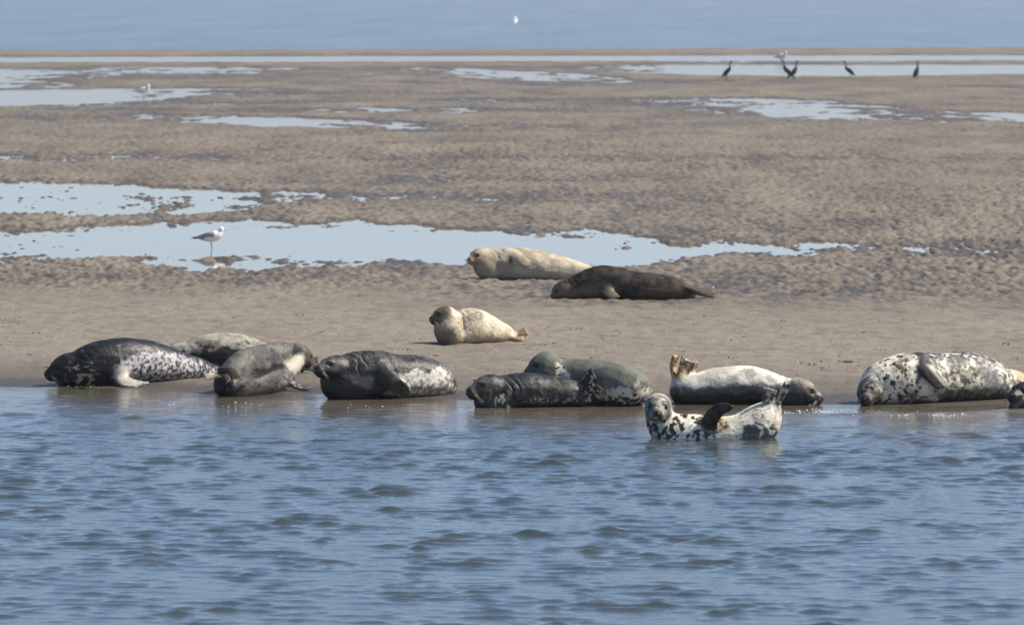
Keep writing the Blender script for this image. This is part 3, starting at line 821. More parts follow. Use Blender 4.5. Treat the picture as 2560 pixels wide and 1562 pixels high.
# 5 mottled seal in the shallows, in front
s = Seal(1031, 1330)
s.body([('L', 1244, 941, .30, .9), ('L', 1270, 936, .32), ('L', 1312, 931, .36), ('L', 1363, 938, .40), ('L', 1414, 946, .42), ('L', 1446, 954, .44), ('C', 1458, 990, .46, 30, 1.0)])
s.body([('C', 1222, 975, .22, 34), ('C', 1222, 1005, .22, 36), ('C', 1250, 1012, .22, 36)], tagn='fold', n=16, k=.06)
s.add_head(1223, 966, .20, (-.82, -.42, -.10), .130)
s.flipper([(1448, 970, .40), (1472, 948, .34), (1486, 934, .30)], 44, 14, (-.3, -.8, .5), 'hind', k=.02)
s.flipper([(1458, 985, .34), (1484, 972, .26), (1500, 985, .22)], 30, 14, (-.2, -.9, .3), 'hind', k=.02)
def paint(A):
    c = lerp((.032, .033, .030), (.118, .118, .105), smooth(-.2, .5, N(A, 8, 41, 4)))
    c = lerp(c, (.009, .0085, .008), smooth(-.05, .26, N(A, 15, 42, 3) + .18 * smooth(.6, -.2, A['D']) - .02) * .85)
    ln = np.exp(-((A['py'] - 1000 - 6 * N(A, 8, 45)) / 5) ** 2) * smooth(1300, 1330, A['px'])
    c = lerp(c, (.44, .42, .37), ln * smooth(-.1, .3, N(A, 30, 43)) * .9)
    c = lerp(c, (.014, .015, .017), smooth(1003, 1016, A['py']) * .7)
    nk = smooth(.05, .25, N(A, 20, 44, 2, (1.6, 1, .7))) * smooth(1215, 1240, A['px']) * smooth(1290, 1265, A['px']) * smooth(965, 985, A['py'])
    c = lerp(c, (.36, .33, .26), nk)
    c = lerp(c, (.125, .105, .080), A['hm'] * smooth(.0, .6, A['h'][:, 0]) * smooth(-.6, -.1, A['h'][:, 2]) * .85)
    e = smooth(.1, .35, N(A, 26, 46, 2))
    return face(A, lerp(c, lerp((.028, .024, .020), (.44, .38, .28), e), A['flip']))
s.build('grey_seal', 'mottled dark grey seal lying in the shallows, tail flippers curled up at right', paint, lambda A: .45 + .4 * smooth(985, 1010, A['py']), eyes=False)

# 6 pale green-grey seal behind it
s = Seal(1027, 1500)
s.body([('L', 1382, 886, 1.02, .9), ('L', 1404, 893, .98), ('L', 1424, 897, .94), ('L', 1485, 898, .78), ('L', 1525, 904, .64), ('L', 1570, 917, .50), ('C', 1588, 968, .46, 42, 1.0), ('C', 1592, 974, .46, 36)])
s.add_head(1362, 907, 1.02, (-.84, -.30, -.40), .128)
def paint(A):
    c = lerp((.135, .137, .110), (.20, .202, .166), smooth(-.3, .4, N(A, 5, 51)))
    w = smooth(-10, 14, A['py'] - 968 + 30 * N(A, 10, 52, 4) + 5 * (A['px'] > 9999)) * smooth(1400, 1460, A['px'])
    c = lerp(c, (.62, .57, .46), w * .9)
    dk = smooth(.02, .16, N(A, 19, 53, 3) + .55 * smooth(985, 1018, A['py']) - .10) * smooth(955, 975, A['py'])
    c = lerp(c, (.030, .028, .026), dk * .95)
    nk = in_poly(A['px'], A['py'], [(1388, 905), (1400, 900), (1425, 935), (1430, 948), (1390, 945)])
    c = lerp(c, lerp((.05, .045, .04), (.58, .52, .40), smooth(-.3, .0, N(A, 28, 54))), smooth(-4, 4, nk))
    hd = A['hm'] * smooth(.25, -.25, A['h'][:, 2]) * smooth(-.6, 0, A['h'][:, 0])
    c = lerp(c, lerp((.05, .042, .035), (.26, .22, .17), smooth(-.15, .35, N(A, 26, 55))), hd * .9)
    c = lerp(c, (.105, .092, .070), A['hm'] * smooth(.4, .8, A['h'][:, 0]) * .55)
    return face(A, c)
s.build('grey_seal', 'smooth green-grey seal with black-speckled cream belly behind the shallows seal', paint, lambda A: .25 + 0 * A['U'])

# 7 silvery white seal, head right, flippers up
s = Seal(1018, 1830)
s.body([('C', 1700, 965, .36, 25, 1.0), ('L', 1716, 934, .36, 1.0), ('L', 1749, 932, .36, 1.0), ('L', 1791, 920, .38, 1.0), ('L', 1844, 915, .40, 1.0), ('L', 1886, 917, .40, 1.0), ('L', 1928, 931, .40), ('L', 1965, 943, .36), ('C', 1985, 978, .32, 32)])
s.body([('C', 1965, 990, .26, 30), ('C', 1990, 994, .24, 31), ('C', 2004, 985, .24, 28)], tagn='fold', n=14, k=.06)
s.add_head(2004, 974, .24, (.90, -.18, -.36), .124)
s.flipper([(1688, 950, .36), (1682, 918, .36), (1690, 886, .34)], 24, 13, (.5, -.8, .1), 'hind', k=.02)
s.flipper([(1700, 945, .30), (1714, 918, .32), (1722, 899, .32)], 46, 10, (-.1, -1, .1), 'hind', k=.02)
s.flipper([(1716, 940, .40), (1734, 922, .42), (1738, 902, .42)], 20, 11, (.3, -.9, .1), 'hind', k=.02)
def paint(A):
    c = lerp((.46, .44, .38), (.66, .64, .57), smooth(-.3, .4, N(A, 5, 61)))
    c = lerp(c, (.28, .265, .225), smooth(-.1, .4, N(A, 9, 62)) * smooth(1780, 1840, A['px']) * .7)
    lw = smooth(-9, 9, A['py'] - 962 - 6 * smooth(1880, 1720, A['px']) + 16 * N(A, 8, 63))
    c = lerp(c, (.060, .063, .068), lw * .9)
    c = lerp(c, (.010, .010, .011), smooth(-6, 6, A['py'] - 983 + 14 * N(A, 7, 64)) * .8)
    c = lerp(c, lerp((.055, .048, .036), (.22, .19, .135), smooth(-.2, .35, N(A, 14, 65) + .5 * A['h'][:, 2])), A['hm'] * .85)
    c = lerp(c, (.028, .024, .02), smooth(.05, .25, N(A, 20, 66)) * A['hm'] * smooth(-.1, -.4, A['h'][:, 2]) * .8)
    tan = lerp((.26, .17, .095), (.62, .48, .31), smooth(-.2, .3, N(A, 22, 67)))
    return face(A, lerp(c, tan, A['flip']))
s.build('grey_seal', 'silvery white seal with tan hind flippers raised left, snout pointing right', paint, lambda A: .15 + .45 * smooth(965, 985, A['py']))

# 8 spotted seal arched in the water, looking at the camera
s = Seal(1100, 1780, .0085)
s.Y0 = on_plane(1780, 1100)[1]; s.s = ppm(s.Y0)
s.body([('C', 1646, 1020, .34, 27), ('C', 1652, 1052, .34, 37), ('C', 1682, 1080, .32, 48), ('C', 1735, 1088, .30, 53), ('C', 1800, 1092, .30, 53), ('C', 1850, 1084, .30, 51), ('C', 1896, 1062, .32, 52), ('C', 1920, 1034, .34, 34), ('C', 1930, 1014, .34, 22)])
s.add_head(1645, 1015, .30, (-.03, -.97, -.20), .131, roll=-4)
s.flipper([(1770, 1066, .14), (1782, 1040, .05), (1804, 1020, .0), (1834, 1018, -.03)], 41, 13, (.25, -.9, .35), k=.04, taper=[1.1, 1.0, .72, .42])
s.flipper([(1918, 1020, .28), (1920, 994, .26), (1926, 970, .24)], 38, 15, (.0, -1, .2), 'hind', k=.02)
s.flipper([(1934, 1034, .26), (1950, 996, .28), (1972, 955, .30)], 27, 13, (-.7, -.7, .1), 'hind', k=.02)
def paint(A):
    px, py = A['px'], A['py']
    c = lerp((.50, .47, .38), (.70, .67, .57), smooth(-.3, .4, N(A, 6, 71)))
    big = smooth(.03, .12, N(A, 18, 72, 2, (1, .5, .9)) + .14 * smooth(1715, 1660, px) * smooth(1030, 1060, py) - .06 * smooth(1700, 1800, px))
    c = lerp(c, (.014, .0135, .013), big * smooth(1830, 1760, px) * smooth(1012, 1032, py) * .95)
    fine = smooth(.10, .30, N(A, 26, 73, 3))
    c = lerp(c, (.13, .13, .125), fine * smooth(1790, 1850, px) * smooth(1070, 1040, py) * .7)
    b = in_poly(px, py, [(1855, 1095), (1860, 1065), (1890, 1057), (1930, 1060), (1952, 1072), (1952, 1110), (1850, 1110)])
    m = smooth(-3, 3, b + 10 * N(A, 18, 75)) * (1 - .95 * smooth(.16, .26, N(A, 15, 76, 2)))
    c = lerp(c, (.115, .112, .118), m)
    c = lerp(c, (.13, .12, .11), smooth(1080, 1092, py) * smooth(.0, .25, N(A, 24, 77)) * smooth(1700, 1750, px) * .9)
    armpit_shade = in_poly(px, py, [(1740, 1045), (1772, 1030), (1800, 1040), (1822, 1058), (1826, 1072), (1800, 1082), (1760, 1078)])  # armpit shading painted as a brown patch
    c = lerp(c, lerp((.035, .028, .022), (.46, .33, .19), smooth(-.1, .25, N(A, 26, 78))), smooth(-4, 4, armpit_shade + 6 * N(A, 30, 6)) * .9)
    h = A['h']
    c = lerp(c, lerp((.085, .080, .067), (.36, .34, .285), smooth(-.3, .4, N(A, 18, 79) - .3 * (np.abs(h[:, 1]) - .4))), A['hm'] * smooth(-.2, .3, h[:, 0]) * smooth(-1.15, -.75, h[:, 2]) * .95)
    c = lerp(c, lerp((.035, .026, .019), (.095, .070, .050), smooth(-.2, .3, N(A, 20, 70))), A['flip'] * smooth(1870, 1850, px))
    c = lerp(c, lerp((.11, .085, .06), (.54, .48, .39), smooth(-.2, .25, N(A, 24, 80))), A['flip'] * smooth(1890, 1900, px))
    return face(A, c)
s.build('grey_seal', 'black-and-white spotted seal arched in the water, looking straight at the camera', paint, lambda A: .35 + .4 * smooth(1060, 1090, A['py']), whisk_len=.8)

# 9 pale spotted seal on its side at the right
s = Seal(1014, 2210)
s.body([('C', 2182, 972, .28, 33, 1.0), ('L', 2205, 907, .34, 1.0), ('L', 2249, 886, .40, 1.0), ('L', 2287, 882, .46, 1.0), ('L', 2343, 881, .58, 1.0), ('L', 2399, 877, .72, 1.0), ('L', 2445, 886, .86, 1.0), ('L', 2478, 900, .96), ('L', 2502, 918, 1.04), ('C', 2512, 944, 1.06, 24)])
s.add_head(2174, 978, .20, (-.30, -.92, -.22), .136, roll=32)
s.flipper([(2298, 893), (2316, 922), (2340, 950), (2362, 970)], 40, 13)
s.flipper([(2505, 935, 1.02), (2540, 938, 1.10), (2585, 965, 1.15)], 40, 13, (0, -.7, .6), 'hind')
s.flipper([(2290, 1002, .06), (2320, 1000, .0), (2346, 1001, -.02)], 16, 9, (0, -.5, .8))
def paint(A):
    px, py = A['px'], A['py']
    c = lerp((.46, .42, .33), (.68, .64, .53), smooth(-.4, .25, N(A, 7, 81)))
    bl = smooth(.02, .30, N(A, 11, 89, 4)) * smooth(2215, 2250, px)
    c = lerp(c, (.085, .078, .064), bl * .85)
    sp = smooth(.14, .30, N(A, 17, 82, 3)) * smooth(2330, 2290, px)
    c = lerp(c, (.030, .028, .026), sp * .95)
    back = smooth(-8, 8, 908 - py + 18 * N(A, 9, 83) - 12 * smooth(2330, 2250, px)) * smooth(2240, 2300, px)
    c = lerp(c, (.045, .047, .054), back * smooth(-.25, .1, N(A, 20, 84)) * .9)
    md = smooth(-.12, .22, N(A, 18, 85, 4)) * smooth(2320, 2370, px)
    c = lerp(c, (.10, .092, .076), md * .8)
    gp = in_poly(px, py, [(2440, 915), (2470, 910), (2500, 940), (2505, 970), (2470, 975), (2455, 945)])
    c = lerp(c, (.22, .215, .21), smooth(-8, 8, gp + 8 * N(A, 14, 86)) * .8)
    lo = smooth(960, 990, py + 14 * N(A, 12, 87)) * smooth(2330, 2360, px)
    c = lerp(c, (.05, .044, .036), lo * .85)
    h = A['h']
    c = lerp(c, lerp((.014, .013, .012), (.15, .132, .108), smooth(-.1, .35, N(A, 18, 88))), A['hm'] * smooth(-.4, .3, h[:, 0]) * .92)
    fl = A['flip'] * smooth(2420, 2400, px)
    dark = np.maximum(smooth(-5, 2, -(px - 2330) * .77 + (py - 931) * .64), smooth(918, 905, py))
    c = lerp(c, lerp((.50, .46, .38), (.040, .033, .032), dark), fl * .95)
    return face(A, lerp(c, (.44, .37, .26), A['flip'] * smooth(2490, 2510, px)))
s.build('grey_seal', 'cream seal with black neck spots on its side, foreflipper on its belly, right', paint, lambda A: .25 + .3 * smooth(.4, 1, A['D']), whiskers=False, eyes=False)

# 10 seal cut off by the right edge
s = Seal(1035, 2570, .011)
s.body([('C', 2556, 1000, .30, 34), ('C', 2590, 992, .32, 44), ('C', 2660, 985, .36, 50), ('C', 2760, 985, .45, 50), ('C', 2860, 1000, .55, 38), ('C', 2920, 1012, .6, 22)])
s.add_head(2561, 984, .26, (-.62, -.76, .04), .128)
s.flipper([(2555, 1000, .05), (2535, 1015, .0), (2524, 1026, -.02)], 22, 12, (-.5, -.8, .2))
s.flipper([(2910, 1010, .6), (2970, 1015, .65)], 40, 12, (0, -.5, .8), 'hind')
def paint(A):
    c = lerp((.007, .007, .0075), (.03, .029, .027), smooth(-.2, .4, N(A, 12, 91)))
    return face(A, c)
s.build('grey_seal', 'black seal cut off by the right edge of the picture', paint, lambda A: .5 + 0 * A['U'])

# 11 small cream seal with raised brown head, alone on the sand
s = Seal(861, 1160, .0095)
s.body([('C', 1128, 806, .28, 33, .95), ('L', 1147, 779, .32, .95), ('L', 1170, 770, .38, 1.0), ('L', 1196, 775, .46, 1.0), ('L', 1225, 790, .56, 1.0), ('L', 1257, 808, .70, 1.05), ('L', 1277, 826, .80), ('L', 1289, 839, .86)], k=.03)
s.body([('C', 1114, 790, .22, 23), ('C', 1121, 808, .20, 31), ('C', 1122, 826, .20, 36), ('C', 1128, 838, .22, 37)], tagn='fold', n=18, k=.022)
s.add_head(1112, 788, .20, (-.93, -.28, -.14), .110, kind='common')
s.flipper([(1284, 842, .78), (1300, 836, .76), (1318, 826, .76)], 26, 11, (.1, -.9, .3), 'hind')
s.flipper([(1280, 848, .66), (1296, 848, .62), (1309, 846, .60)], 20, 10, (0, -.6, .7), 'hind')
def paint(A):
    px, py = A['px'], A['py']
    c = lerp((.42, .36, .265), (.60, .54, .425), smooth(-.3, .4, N(A, 6, 101)))
    bk = in_poly(px, py, [(1148, 776), (1165, 768), (1195, 772), (1215, 792), (1205, 805), (1185, 798), (1168, 805), (1155, 795)])
    c = lerp(c, (.20, .175, .145), smooth(-6, 6, bk + 9 * N(A, 16, 102)) * smooth(-.35, .15, N(A, 30, 103)) * .85)
    c = lerp(c, (.17, .14, .11), smooth(.28, .42, N(A, 34, 104, 2)) * .7)
    lo = smooth(836, 856, py + 8 * N(A, 14, 105))
    c = lerp(c, (.24, .175, .11), lo * .6)
    ch = smooth(1148, 1118, px) * smooth(805, 835, py + 10 * N(A, 12, 108))  # shadow on the chest below the head, painted into the coat
    c = lerp(c, (.13, .105, .085), ch * .75)
    h = A['h']
    c = lerp(c, lerp((.060, .043, .031), (.14, .105, .078), smooth(-.2, .4, N(A, 20, 106))), A['hm'] * smooth(-.75, -.35, h[:, 0] + .1 * N(A, 20, 107)) * smooth(-1.6, -.7, h[:, 2]) * .95)
    c = lerp(c, (.30, .20, .12), A['hm'] * np.exp(-(((h[:, 0] - 1.25) / .22) ** 2)) * smooth(-.3, .1, h[:, 2]) * .5)
    return face(A, lerp(c, (.40, .29, .21), A['flip']))
s.build('harbour_seal', 'small cream seal with raised brown head, alone in the middle of the sand', paint, whisk_len=1.1)

# 12 pale seal far back
s = Seal(698, 1300, .011)
s.body([('C', 1222, 655, .30, 34, .95), ('L', 1244, 622, .34, 1.0), ('L', 1276, 620, .36), ('L', 1319, 620, .40), ('L', 1375, 633, .46), ('L', 1430, 649, .50), ('L', 1484, 668, .52), ('L', 1510, 680, .54)])
s.body([('C', 1204, 648, .24, 24), ('C', 1210, 668, .24, 26), ('C', 1226, 676, .24, 26)], tagn='fold', n=14, k=.05)
s.add_head(1203, 641, .24, (-.80, -.58, -.10), .132, kind='common')
s.flipper([(1268, 630), (1298, 646), (1324, 668)], 22, 11)
s.flipper([(1505, 684, .54), (1545, 690, .56)], 30, 9, (0, -.4, .9), 'hind')
def paint(A):
    px, py = A['px'], A['py']
    c = lerp((.31, .27, .20), (.48, .43, .335), smooth(-.3, .4, N(A, 5, 111)))
    c = lerp(c, (.38, .31, .22), smooth(1260, 1225, px) * smooth(-.25, .25, N(A, 16, 112, 3, (1, 1, .5))) * .7)
    c = lerp(c, (.13, .115, .09), smooth(1250, 1215, px) * smooth(660, 685, py) * .7)
    c = lerp(c, (.34, .32, .27), smooth(662, 682, py) * .6)
    c = lerp(c, (.045, .04, .035), np.exp(-(((px - 1276) / 9) ** 2 + ((py - 650) / 10) ** 2)) * .9 * (1 - A['flip']))  # dark shadow beneath the foreflipper painted on the flank
    c = lerp(c, (.36, .27, .18), A['hm'] * smooth(.2, .7, A['h'][:, 0]) * .6)
    return face(A, c, amount=.75)
s.build('harbour_seal', 'pale cream seal lying farthest back beside the long pool', paint, whiskers=False)

# 13 brown seal stretched out far back
s = Seal(746, 1540, .011)
s.body([('C', 1404, 724, .26, 17, 1.0), ('L', 1422, 698, .30, 1.0), ('L', 1461, 678, .34), ('L', 1500, 664, .37, 1.0), ('L', 1540, 667, .38, 1.0), ('L', 1575, 677, .40), ('L', 1631, 683, .40), ('L', 1674, 691, .40), ('L', 1705, 705, .40), ('L', 1726, 722, .40)])
s.add_head(1405, 722, .24, (-.84, -.22, -.48), .108, kind='common')
s.flipper([(1510, 706), (1522, 730), (1544, 747, -.06)], 24, 12, (-.2, -.8, .45))
s.flipper([(1714, 724, .30), (1752, 732, .20), (1792, 740, .12)], 24, 13, (0, -.6, .7), 'hind')
s.flipper([(1714, 722, .42), (1750, 726, .40), (1782, 731, .36)], 24, 13, (0, -.6, .7), 'hind')
def paint(A):
    px, py = A['px'], A['py']
    c = lerp((.020, .0165, .013), (.062, .050, .039), smooth(-.3, .4, N(A, 8, 121)))
    c = lerp(c, (.20, .165, .125), smooth(700, 725, py + 12 * N(A, 10, 122)) * smooth(1560, 1520, px) * .7)
    c = lerp(c, (.15, .125, .09), smooth(700, 722, py + 14 * N(A, 12, 124)) * smooth(1560, 1620, px) * .6)
    c = lerp(c, (.17, .10, .065), smooth(.2, .4, N(A, 18, 123)) * smooth(1600, 1640, px) * .5)
    c = lerp(c, (.30, .255, .19), A['flip'] * smooth(1560, 1550, px) * .9)
    c = lerp(c, (.15, .11, .08), A['flip'] * smooth(1730, 1760, px) * .9)
    return face(A, c)
s.build('harbour_seal', 'dark brown seal stretched out on the sand far back, head flat to the left', paint, whiskers=False)

# ------------------------------------------------------------------ birds
feather = Nodes('plumage')
fc = feather.attr('coat', 'Color')
feather.put('Base Color', feather.mix(1.0, fc, feather.ramp(feather.noise(70, 3, 0.6), [(0.3, 0.86), (0.7, 1.08)]), 'MULTIPLY'))
feather.put('Roughness', 0.75); feather.put('Specular IOR Level', 0.2)
BILL = plain('gull_bill', (0.55, 0.30, 0.06), 0.45)
LEG = plain('gull_leg', (0.30, 0.22, 0.14), 0.6)
DARKBILL = plain('cormorant_bill', (0.10, 0.085, 0.06), 0.5)
DARKLEG = plain('cormorant_leg', (0.02, 0.02, 0.02), 0.6)

class Bird:
    """built in its own frame: x forward, y left, z up, feet at the origin"""
    def __init__(self, voxel): self.prims, self.parts, self.h = [], [], voxel
    def tube(self, pts, k=0.02, up=(0, 0, 1), n=14): self.prims.append(Tube(pts, n=n, k=k, up=up)); return self
    def ball(self, c, r, k=0.015): self.prims.append(Ellipsoid(c, np.eye(3), np.array(r), k)); return self
    def rod(self, name, mat, pts, r0, r1, squash=1.0):
        self.parts.append((name, mat, [[*p, r0 + (r1 - r0) * i / (len(pts) - 1), (r0 + (r1 - r0) * i / (len(pts) - 1)) * squash] for i, p in enumerate(pts)]))
        return self
    def foot(self, mat, x, y, hip, r=0.004):
        V, F = [], []
        def seg(a, b, r0, r1):
            a, b = np.array(a, float), np.array(b, float); t = unit(b - a); u = unit(np.cross(t, (0.31, 0.87, 0.11))); v = np.cross(t, u); o = len(V)
            for p, rr in ((a, r0), (b, r1)):
                for j in range(6): V.append(p + rr * (math.cos(j * 1.0472) * u + math.sin(j * 1.0472) * v))
            for j in range(6): F.append([o + j, o + (j + 1) % 6, o + 6 + (j + 1) % 6, o + 6 + j])
        seg(hip, (x, y, 0.008), r * 1.5, r)
        for a in (-0.5, 0, 0.5): seg((x, y, 0.008), (x + 0.055 * math.cos(a), y + 0.055 * math.sin(a), 0.003), r, r * 0.7)
        self.parts.append(('leg', mat, (V, F)))
        return self
    def build(self, name, label, category, group, paint, where, yaw, scale=1.0, rot=None, sub=0):
        V, Q = surface(self.prims, self.h)
        M = Matrix.Rotation(yaw, 3, 'Z') if rot is None else rot
        M = np.array(M) * scale
        root = link(name, None, None, tuple(where)); tag(root, label, category, group)
        me = mesh_from('body', V @ M.T, Q, feather.m); add_col(me, 'coat', np.clip(paint(V), 0.003, 0.9))
        link('body', me, root)
        for pn, mat, data in self.parts:
            if isinstance(data, tuple): v, f = np.array(data[0]), np.array(data[1])
            else:
                q = catmull(np.array(data), 8); v, f = [], []
                t = np.gradient(q[:, :3], axis=0)
                for i in range(8):
                    tt = unit(t[i]); u = unit(np.cross(tt, (0, 1, 0.01))); w = np.cross(tt, u)
                    for j in range(8): v.append(q[i, :3] + q[i, 3] * math.cos(j * math.pi / 4) * u + q[i, 4] * math.sin(j * math.pi / 4) * w)
                for i in range(7):
                    for j in range(8): f.append([i * 8 + j, i * 8 + (j + 1) % 8, i * 8 + 8 + (j + 1) % 8, i * 8 + 8 + j])
                v, f = np.array(v), np.array(f)
            link(pn, mesh_from(pn, v @ M.T, f, mat), root)
        return root

def gull(voxel=0.007):
    b = Bird(voxel)
    b.tube([[-.20, 0, .205, .018, .030], [-.10, 0, .212, .062, .066], [.02, 0, .222, .088, .086], [.10, 0, .242, .082, .076], [.155, 0, .282, .054, .050], [.175, 0, .315, .036, .034]], k=.03, n=26)
    b.ball((.182, 0, .345), (.046, .038, .040), .03)
    for s in (-1, 1):                                           # folded wings
        b.tube([[.08, .060 * s, .262, .040, .020], [-.04, .072 * s, .248, .050, .022], [-.16, .045 * s, .226, .030, .016], [-.27, .018 * s, .205, .014, .010], [-.33, .008 * s, .196, .007, .006]], k=.012, n=20)
    b.tube([[-.16, 0, .200, .014, .040], [-.27, 0, .190, .008, .044]], k=.02)
    b.rod('bill', BILL, [(.220, 0, .342), (.255, 0, .336), (.272, 0, .326)], .011, .003)
    for s in (-1, 1):
        b.foot(LEG, .02, .03 * s, (.0, .03 * s, .175))
    return b
def gull_paint(V):
    c = np.tile((.86, .86, .84), (len(V), 1)).astype(float)
    wing = smooth(.028, .040, np.abs(V[:, 1])) * smooth(.21, .225, V[:, 2] + .10 * smooth(-.05, -.2, V[:, 0])) * smooth(.075, .055, V[:, 0])
    c = lerp(c, (.30, .31, .34), np.clip(wing, 0, 1))
    mantle = smooth(.25, .28, V[:, 2]) * smooth(.06, .03, V[:, 0]) * smooth(-.14, -.10, V[:, 0])
    c = lerp(c, (.32, .33, .36), mantle)
    c = lerp(c, (.018, .018, .02), smooth(-.235, -.25, V[:, 0]) * smooth(.180, .196, V[:, 2] + .0))
    eye = np.exp(-(((V[:, 0] - .20) / .008) ** 2 + ((np.abs(V[:, 1]) - .033) / .012) ** 2 + ((V[:, 2] - .354) / .008) ** 2))
    return lerp(c, (.02, .02, .02), np.clip(eye, 0, 1))
def stand(px, py):
    p = on_plane(px, py, 0.0); return (p[0], p[1], max(gh(p[0], p[1]), -0.014) + 0.002)
gull().build('gull', 'grey-winged white gull standing in the long pool, left', 'gull', 'gulls', gull_paint, stand(527, 623), math.radians(-6), .98)
gull(.008).build('gull', 'small white gull standing in the narrow far pool at top left', 'gull', 'gulls', lambda V: lerp(gull_paint(V), (.86, .86, .84), smooth(-.26, -.22, V[:, 0])), stand(357, 247), math.radians(-30), 1.3)
# white bird behind the pair of cormorants
gull(.009).build('white_bird', 'white bird standing behind the pair of cormorants', 'bird', None, lambda V: np.tile((.86, .86, .84), (len(V), 1)), stand(1953, 161), math.radians(-38), 1.5)
# gull on the wing, banked so that its back is turned to the shore
N_ = unit((.25, -.50, .83)); F_ = unit(np.cross(np.cross(N_, (.95, .1, -.15)), N_)); fly = Matrix(np.column_stack([F_, np.cross(N_, F_), N_]).tolist())
b = Bird(.008)
b.tube([[-.20, 0, 0, .012, .045], [-.10, 0, 0, .035, .04], [.02, 0, 0, .055, .055], [.12, 0, .01, .042, .042], [.18, 0, .015, .034, .034], [.215, 0, .01, .014, .014]], k=.02, n=18)
for s in (-1, 1):
    b.tube([[.05, .03 * s, .02, .016, .07], [.06, .16 * s, .06, .013, .075], [.02, .30 * s, .07, .010, .062], [-.06, .46 * s, .05, .007, .036], [-.12, .56 * s, .03, .004, .010]], k=.02, n=18)
b.rod('bill', BILL, [(.21, 0, .01), (.25, 0, .0)], .010, .003)
b.build('gull', 'white gull in flight over the sea at the top', 'gull', 'gulls', lambda V: lerp((.66, .66, .65), (.50, .51, .53), smooth(.20, .40, np.abs(V[:, 1]))),
        at_depth(1288, 52, 250), 0, .66, rot=fly)
# cormorants
def cormorant(lean, neck):
    b = Bird(.010)
    b.tube([[-.20, 0, .10, .02, .035], [-.12, 0, .17, .065, .07], [-.03, 0, .26, .09, .085], [.05 + lean, 0, .36, .075, .07], [.09 + lean, 0, .44, .042, .042], [.085 + lean + neck * .3, 0, .52, .030, .030], [.09 + lean + neck * .7, 0, .60, .027, .027], [.11 + lean + neck, 0, .66, .030, .028]], k=.03, n=30, up=(1, 0, 0))
    b.ball((.13 + lean + neck, 0, .675), (.050, .030, .032), .02)
    b.tube([[-.16, 0, .12, .015, .04], [-.26, 0, .05, .008, .05]], k=.02)
    for s in (-1, 1): b.tube([[.04 + lean, .065 * s, .37, .03, .02], [-.06, .080 * s, .25, .05, .018], [-.19, .04 * s, .12, .02, .012]], k=.012, up=(1, 0, 0))
    b.rod('bill', DARKBILL, [(.17 + lean + neck, 0, .675), (.215 + lean + neck, 0, .678), (.235 + lean + neck, 0, .668)], .012, .005)
    for s in (-1, 1): b.foot(DARKLEG, -.02, .045 * s, (-.05, .045 * s, .16), .009)
    return b
def corm_paint(V):
    c = lerp((.012, .013, .016), (.035, .034, .036), smooth(.0, .3, noise3(V, 18, 3, 2)))
    return lerp(c, (.10, .095, .09), smooth(.40, .50, V[:, 2]) * .6)
GC = 'cormorants standing at the far water edge'
cormorant(.02, .02).build('cormorant', 'leftmost cormorant, standing alone at the far water edge, neck up to the right', 'cormorant', GC, corm_paint, stand(1818, 199), math.radians(-25), 1.06)
cormorant(.03, .03).build('cormorant', 'left cormorant of the close pair, leaning left below the white bird', 'cormorant', GC, corm_paint, stand(1968, 199), math.radians(195), 1.08)
cormorant(-.02, .0).build('cormorant', 'right cormorant of the close pair, neck upright', 'cormorant', GC, corm_paint, stand(1986, 200), math.radians(20), 1.08)
cormorant(.06, .05).build('cormorant', 'cormorant leaning left, standing alone to the right of the pair', 'cormorant', GC, corm_paint, stand(2124, 197), math.radians(172), 1.0)
cormorant(-.03, -.01).build('cormorant', 'rightmost cormorant, upright with its neck straight up', 'cormorant', GC, corm_paint, stand(2292, 202), math.radians(55), 1.08)

# ------------------------------------------------------------------ small things on the sand
WEED = plain('green_seaweed', (0.055, 0.075, 0.016), 0.5, 0.4, 0.5)
def seaweed(px, py, label, size=.16, n=46, seed=0):
    rs = np.random.RandomState(seed); p = stand(px, py); V, F = [], []
    for i in range(n):
        x, y = rs.normal(0, size * .55), rs.normal(0, size * .3); a = rs.uniform(0, 6.28); l = rs.uniform(.025, .07); w = rs.uniform(.006, .014); z = rs.uniform(.004, .022)
        o = len(V); dx, dy = math.cos(a), math.sin(a)
        for t, hz in ((0, 0), (.5, z), (1, z * .4)):
            for s in (-1, 1): V.append((x + dx * l * t - dy * w * s * (1.2 - t), y + dy * l * t + dx * w * s * (1.2 - t), .004 + hz + .003 * s))
        F += [[o, o + 1, o + 3, o + 2], [o + 2, o + 3, o + 5, o + 4]]
    z = max(gh(p[0], p[1]), 0.0)
    o = link('seaweed', mesh_from('seaweed', np.array(V), np.array(F), WEED), None, (p[0], p[1], z + .002))
    tag(o, label, 'seaweed', 'green seaweed scraps'); o['kind'] = 'stuff' if n < 48 else 'thing'
seaweed(212, 971, 'bright green seaweed scrap at the water under the leftmost seal', .13, 50, 1)
seaweed(2121, 918, 'green seaweed scrap lying on the sand left of the cream spotted seal', .06, 26, 2)

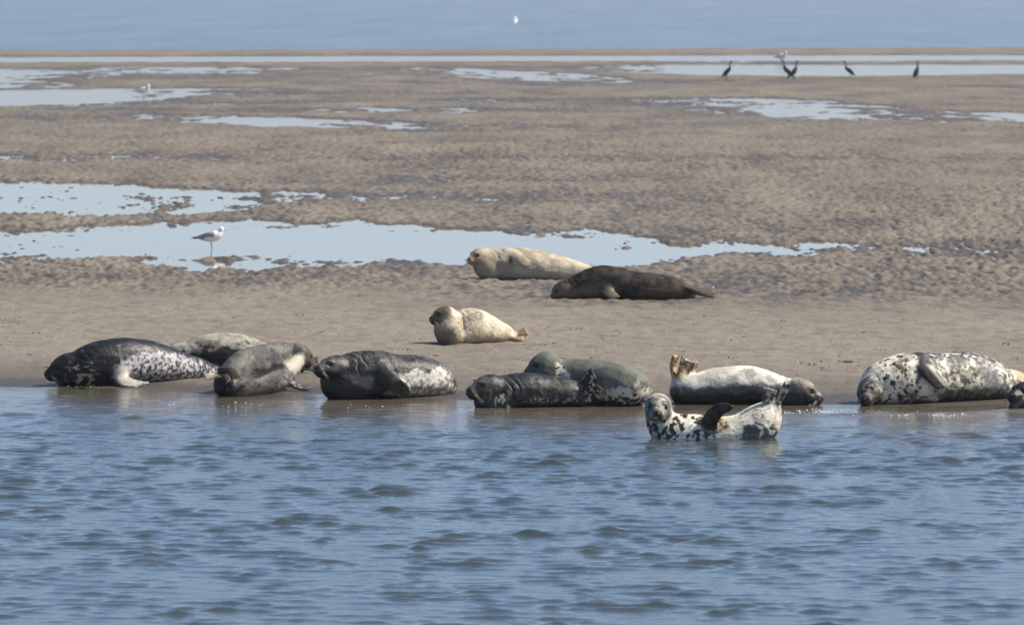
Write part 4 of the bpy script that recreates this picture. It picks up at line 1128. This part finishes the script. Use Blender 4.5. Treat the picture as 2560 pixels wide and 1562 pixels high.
def scatter(name, mat, spots, label, cat, lo, hi, seed, flat=.6):
    """many crumbs too small to pick apart"""
    rs = np.random.RandomState(seed); V, F = [], []
    octa = np.array([(1, 0, 0), (0, 1, 0), (-1, 0, 0), (0, -1, 0), (0, 0, 1), (0, 0, -.6)], float)
    tri = [[0, 1, 4], [1, 2, 4], [2, 3, 4], [3, 0, 4], [1, 0, 5], [2, 1, 5], [3, 2, 5], [0, 3, 5]]
    for (x, y, z) in spots:
        r = rs.uniform(lo, hi) ; a = rs.uniform(0, 6.28); st = rs.uniform(.6, 2.2)
        q = octa * (r * st, r, r * flat) * rs.uniform(.7, 1.3, (6, 1)); c, s_ = math.cos(a), math.sin(a)
        q = np.column_stack([q[:, 0] * c - q[:, 1] * s_, q[:, 0] * s_ + q[:, 1] * c, q[:, 2]]) + (x, y, z)
        o = len(V); V += q.tolist(); F += [[o + i for i in t_] for t_ in tri]
    o = link(name, mesh_from(name, np.array(V), np.array(F), mat), None); tag(o, label, cat); o['kind'] = 'stuff'
    return o
rs = np.random.RandomState(5); spots = []
for i in range(260):
    px, py = rs.uniform(-200, 2760), 700 + 285 * rs.rand() ** .7
    if noise2(np.array([px * .004]), np.array([py * .03]), 3)[0] < -.05 and rs.rand() < .8: continue
    for q in range(rs.randint(1, 4)):
        p = on_plane(px + rs.normal(0, 12), py + rs.normal(0, 1.2)); spots.append((p[0], p[1], gh(p[0], p[1]) + .004))
scatter('wrack', plain('dark_wrack', (.045, .037, .028), .8, .3, .4), spots, 'dark crumbs of wrack and worm casts strewn over the sand', 'wrack', .006, .017, 6)
spots = []
for i in range(90):
    px, py = rs.uniform(-200, 2760), rs.uniform(640, 985); p = on_plane(px, py); spots.append((p[0], p[1], gh(p[0], p[1]) + .004))
scatter('shells', plain('white_shell', (.72, .69, .62), .5, .4, .1), spots, 'tiny white shell bits strewn over the sand', 'shells', .007, .014, 8)
spots = []
for a, b, r0, r1, cnt, sp in ((1960, 2420, 1034, 1040, 300, 2.2), (400, 660, 1012, 1014, 16, 3.0), (560, 680, 1011, 1013, 8, 2.0), (1990, 2200, 1027, 1036, 70, 2.0), (860, 960, 1016, 1018, 5, 2.0)):
    for i in range(cnt):
        u = rs.rand(); p = on_plane(a + (b - a) * u, r0 + (r1 - r0) * u + sp * rs.normal() * .9 + 3 * math.sin(u * 23))
        spots.append((p[0], p[1], .008 + .006 * rs.rand()))
scatter('foam', plain('sea_foam', (.80, .78, .74), .4, .5, .05), spots, 'white foam flecks along the little breaking wave', 'foam', .003, .009, 9, 1.0)

# ------------------------------------------------------------------ thin sea haze
hz_mat = bpy.data.materials.new('sea_haze'); hz_mat.use_nodes = True
hn = hz_mat.node_tree; hn.nodes.clear()
ho = hn.nodes.new('ShaderNodeOutputMaterial'); hv = hn.nodes.new('ShaderNodeVolumePrincipled')
hv.inputs['Color'].default_value = (0.86, 0.90, 0.96, 1); hv.inputs['Density'].default_value = 0.00018; hv.inputs['Anisotropy'].default_value = 0.2
hn.links.new(hv.outputs[0], ho.inputs['Volume'])
a, b = -4.5, 6.5
bv = [(x, y, z) for z in (a, b) for x, y in ((-22000, -2000), (22000, -2000), (22000, 24000), (-22000, 24000))]
bf = [[3, 2, 1, 0], [4, 5, 6, 7], [0, 1, 5, 4], [1, 2, 6, 5], [2, 3, 7, 6], [3, 0, 4, 7]]
haze = link('haze', mesh_from('haze', np.array(bv, float), bf, hz_mat, False)); haze['kind'] = 'stuff'; tag(haze, 'thin pale sea haze over the whole shore', 'haze')
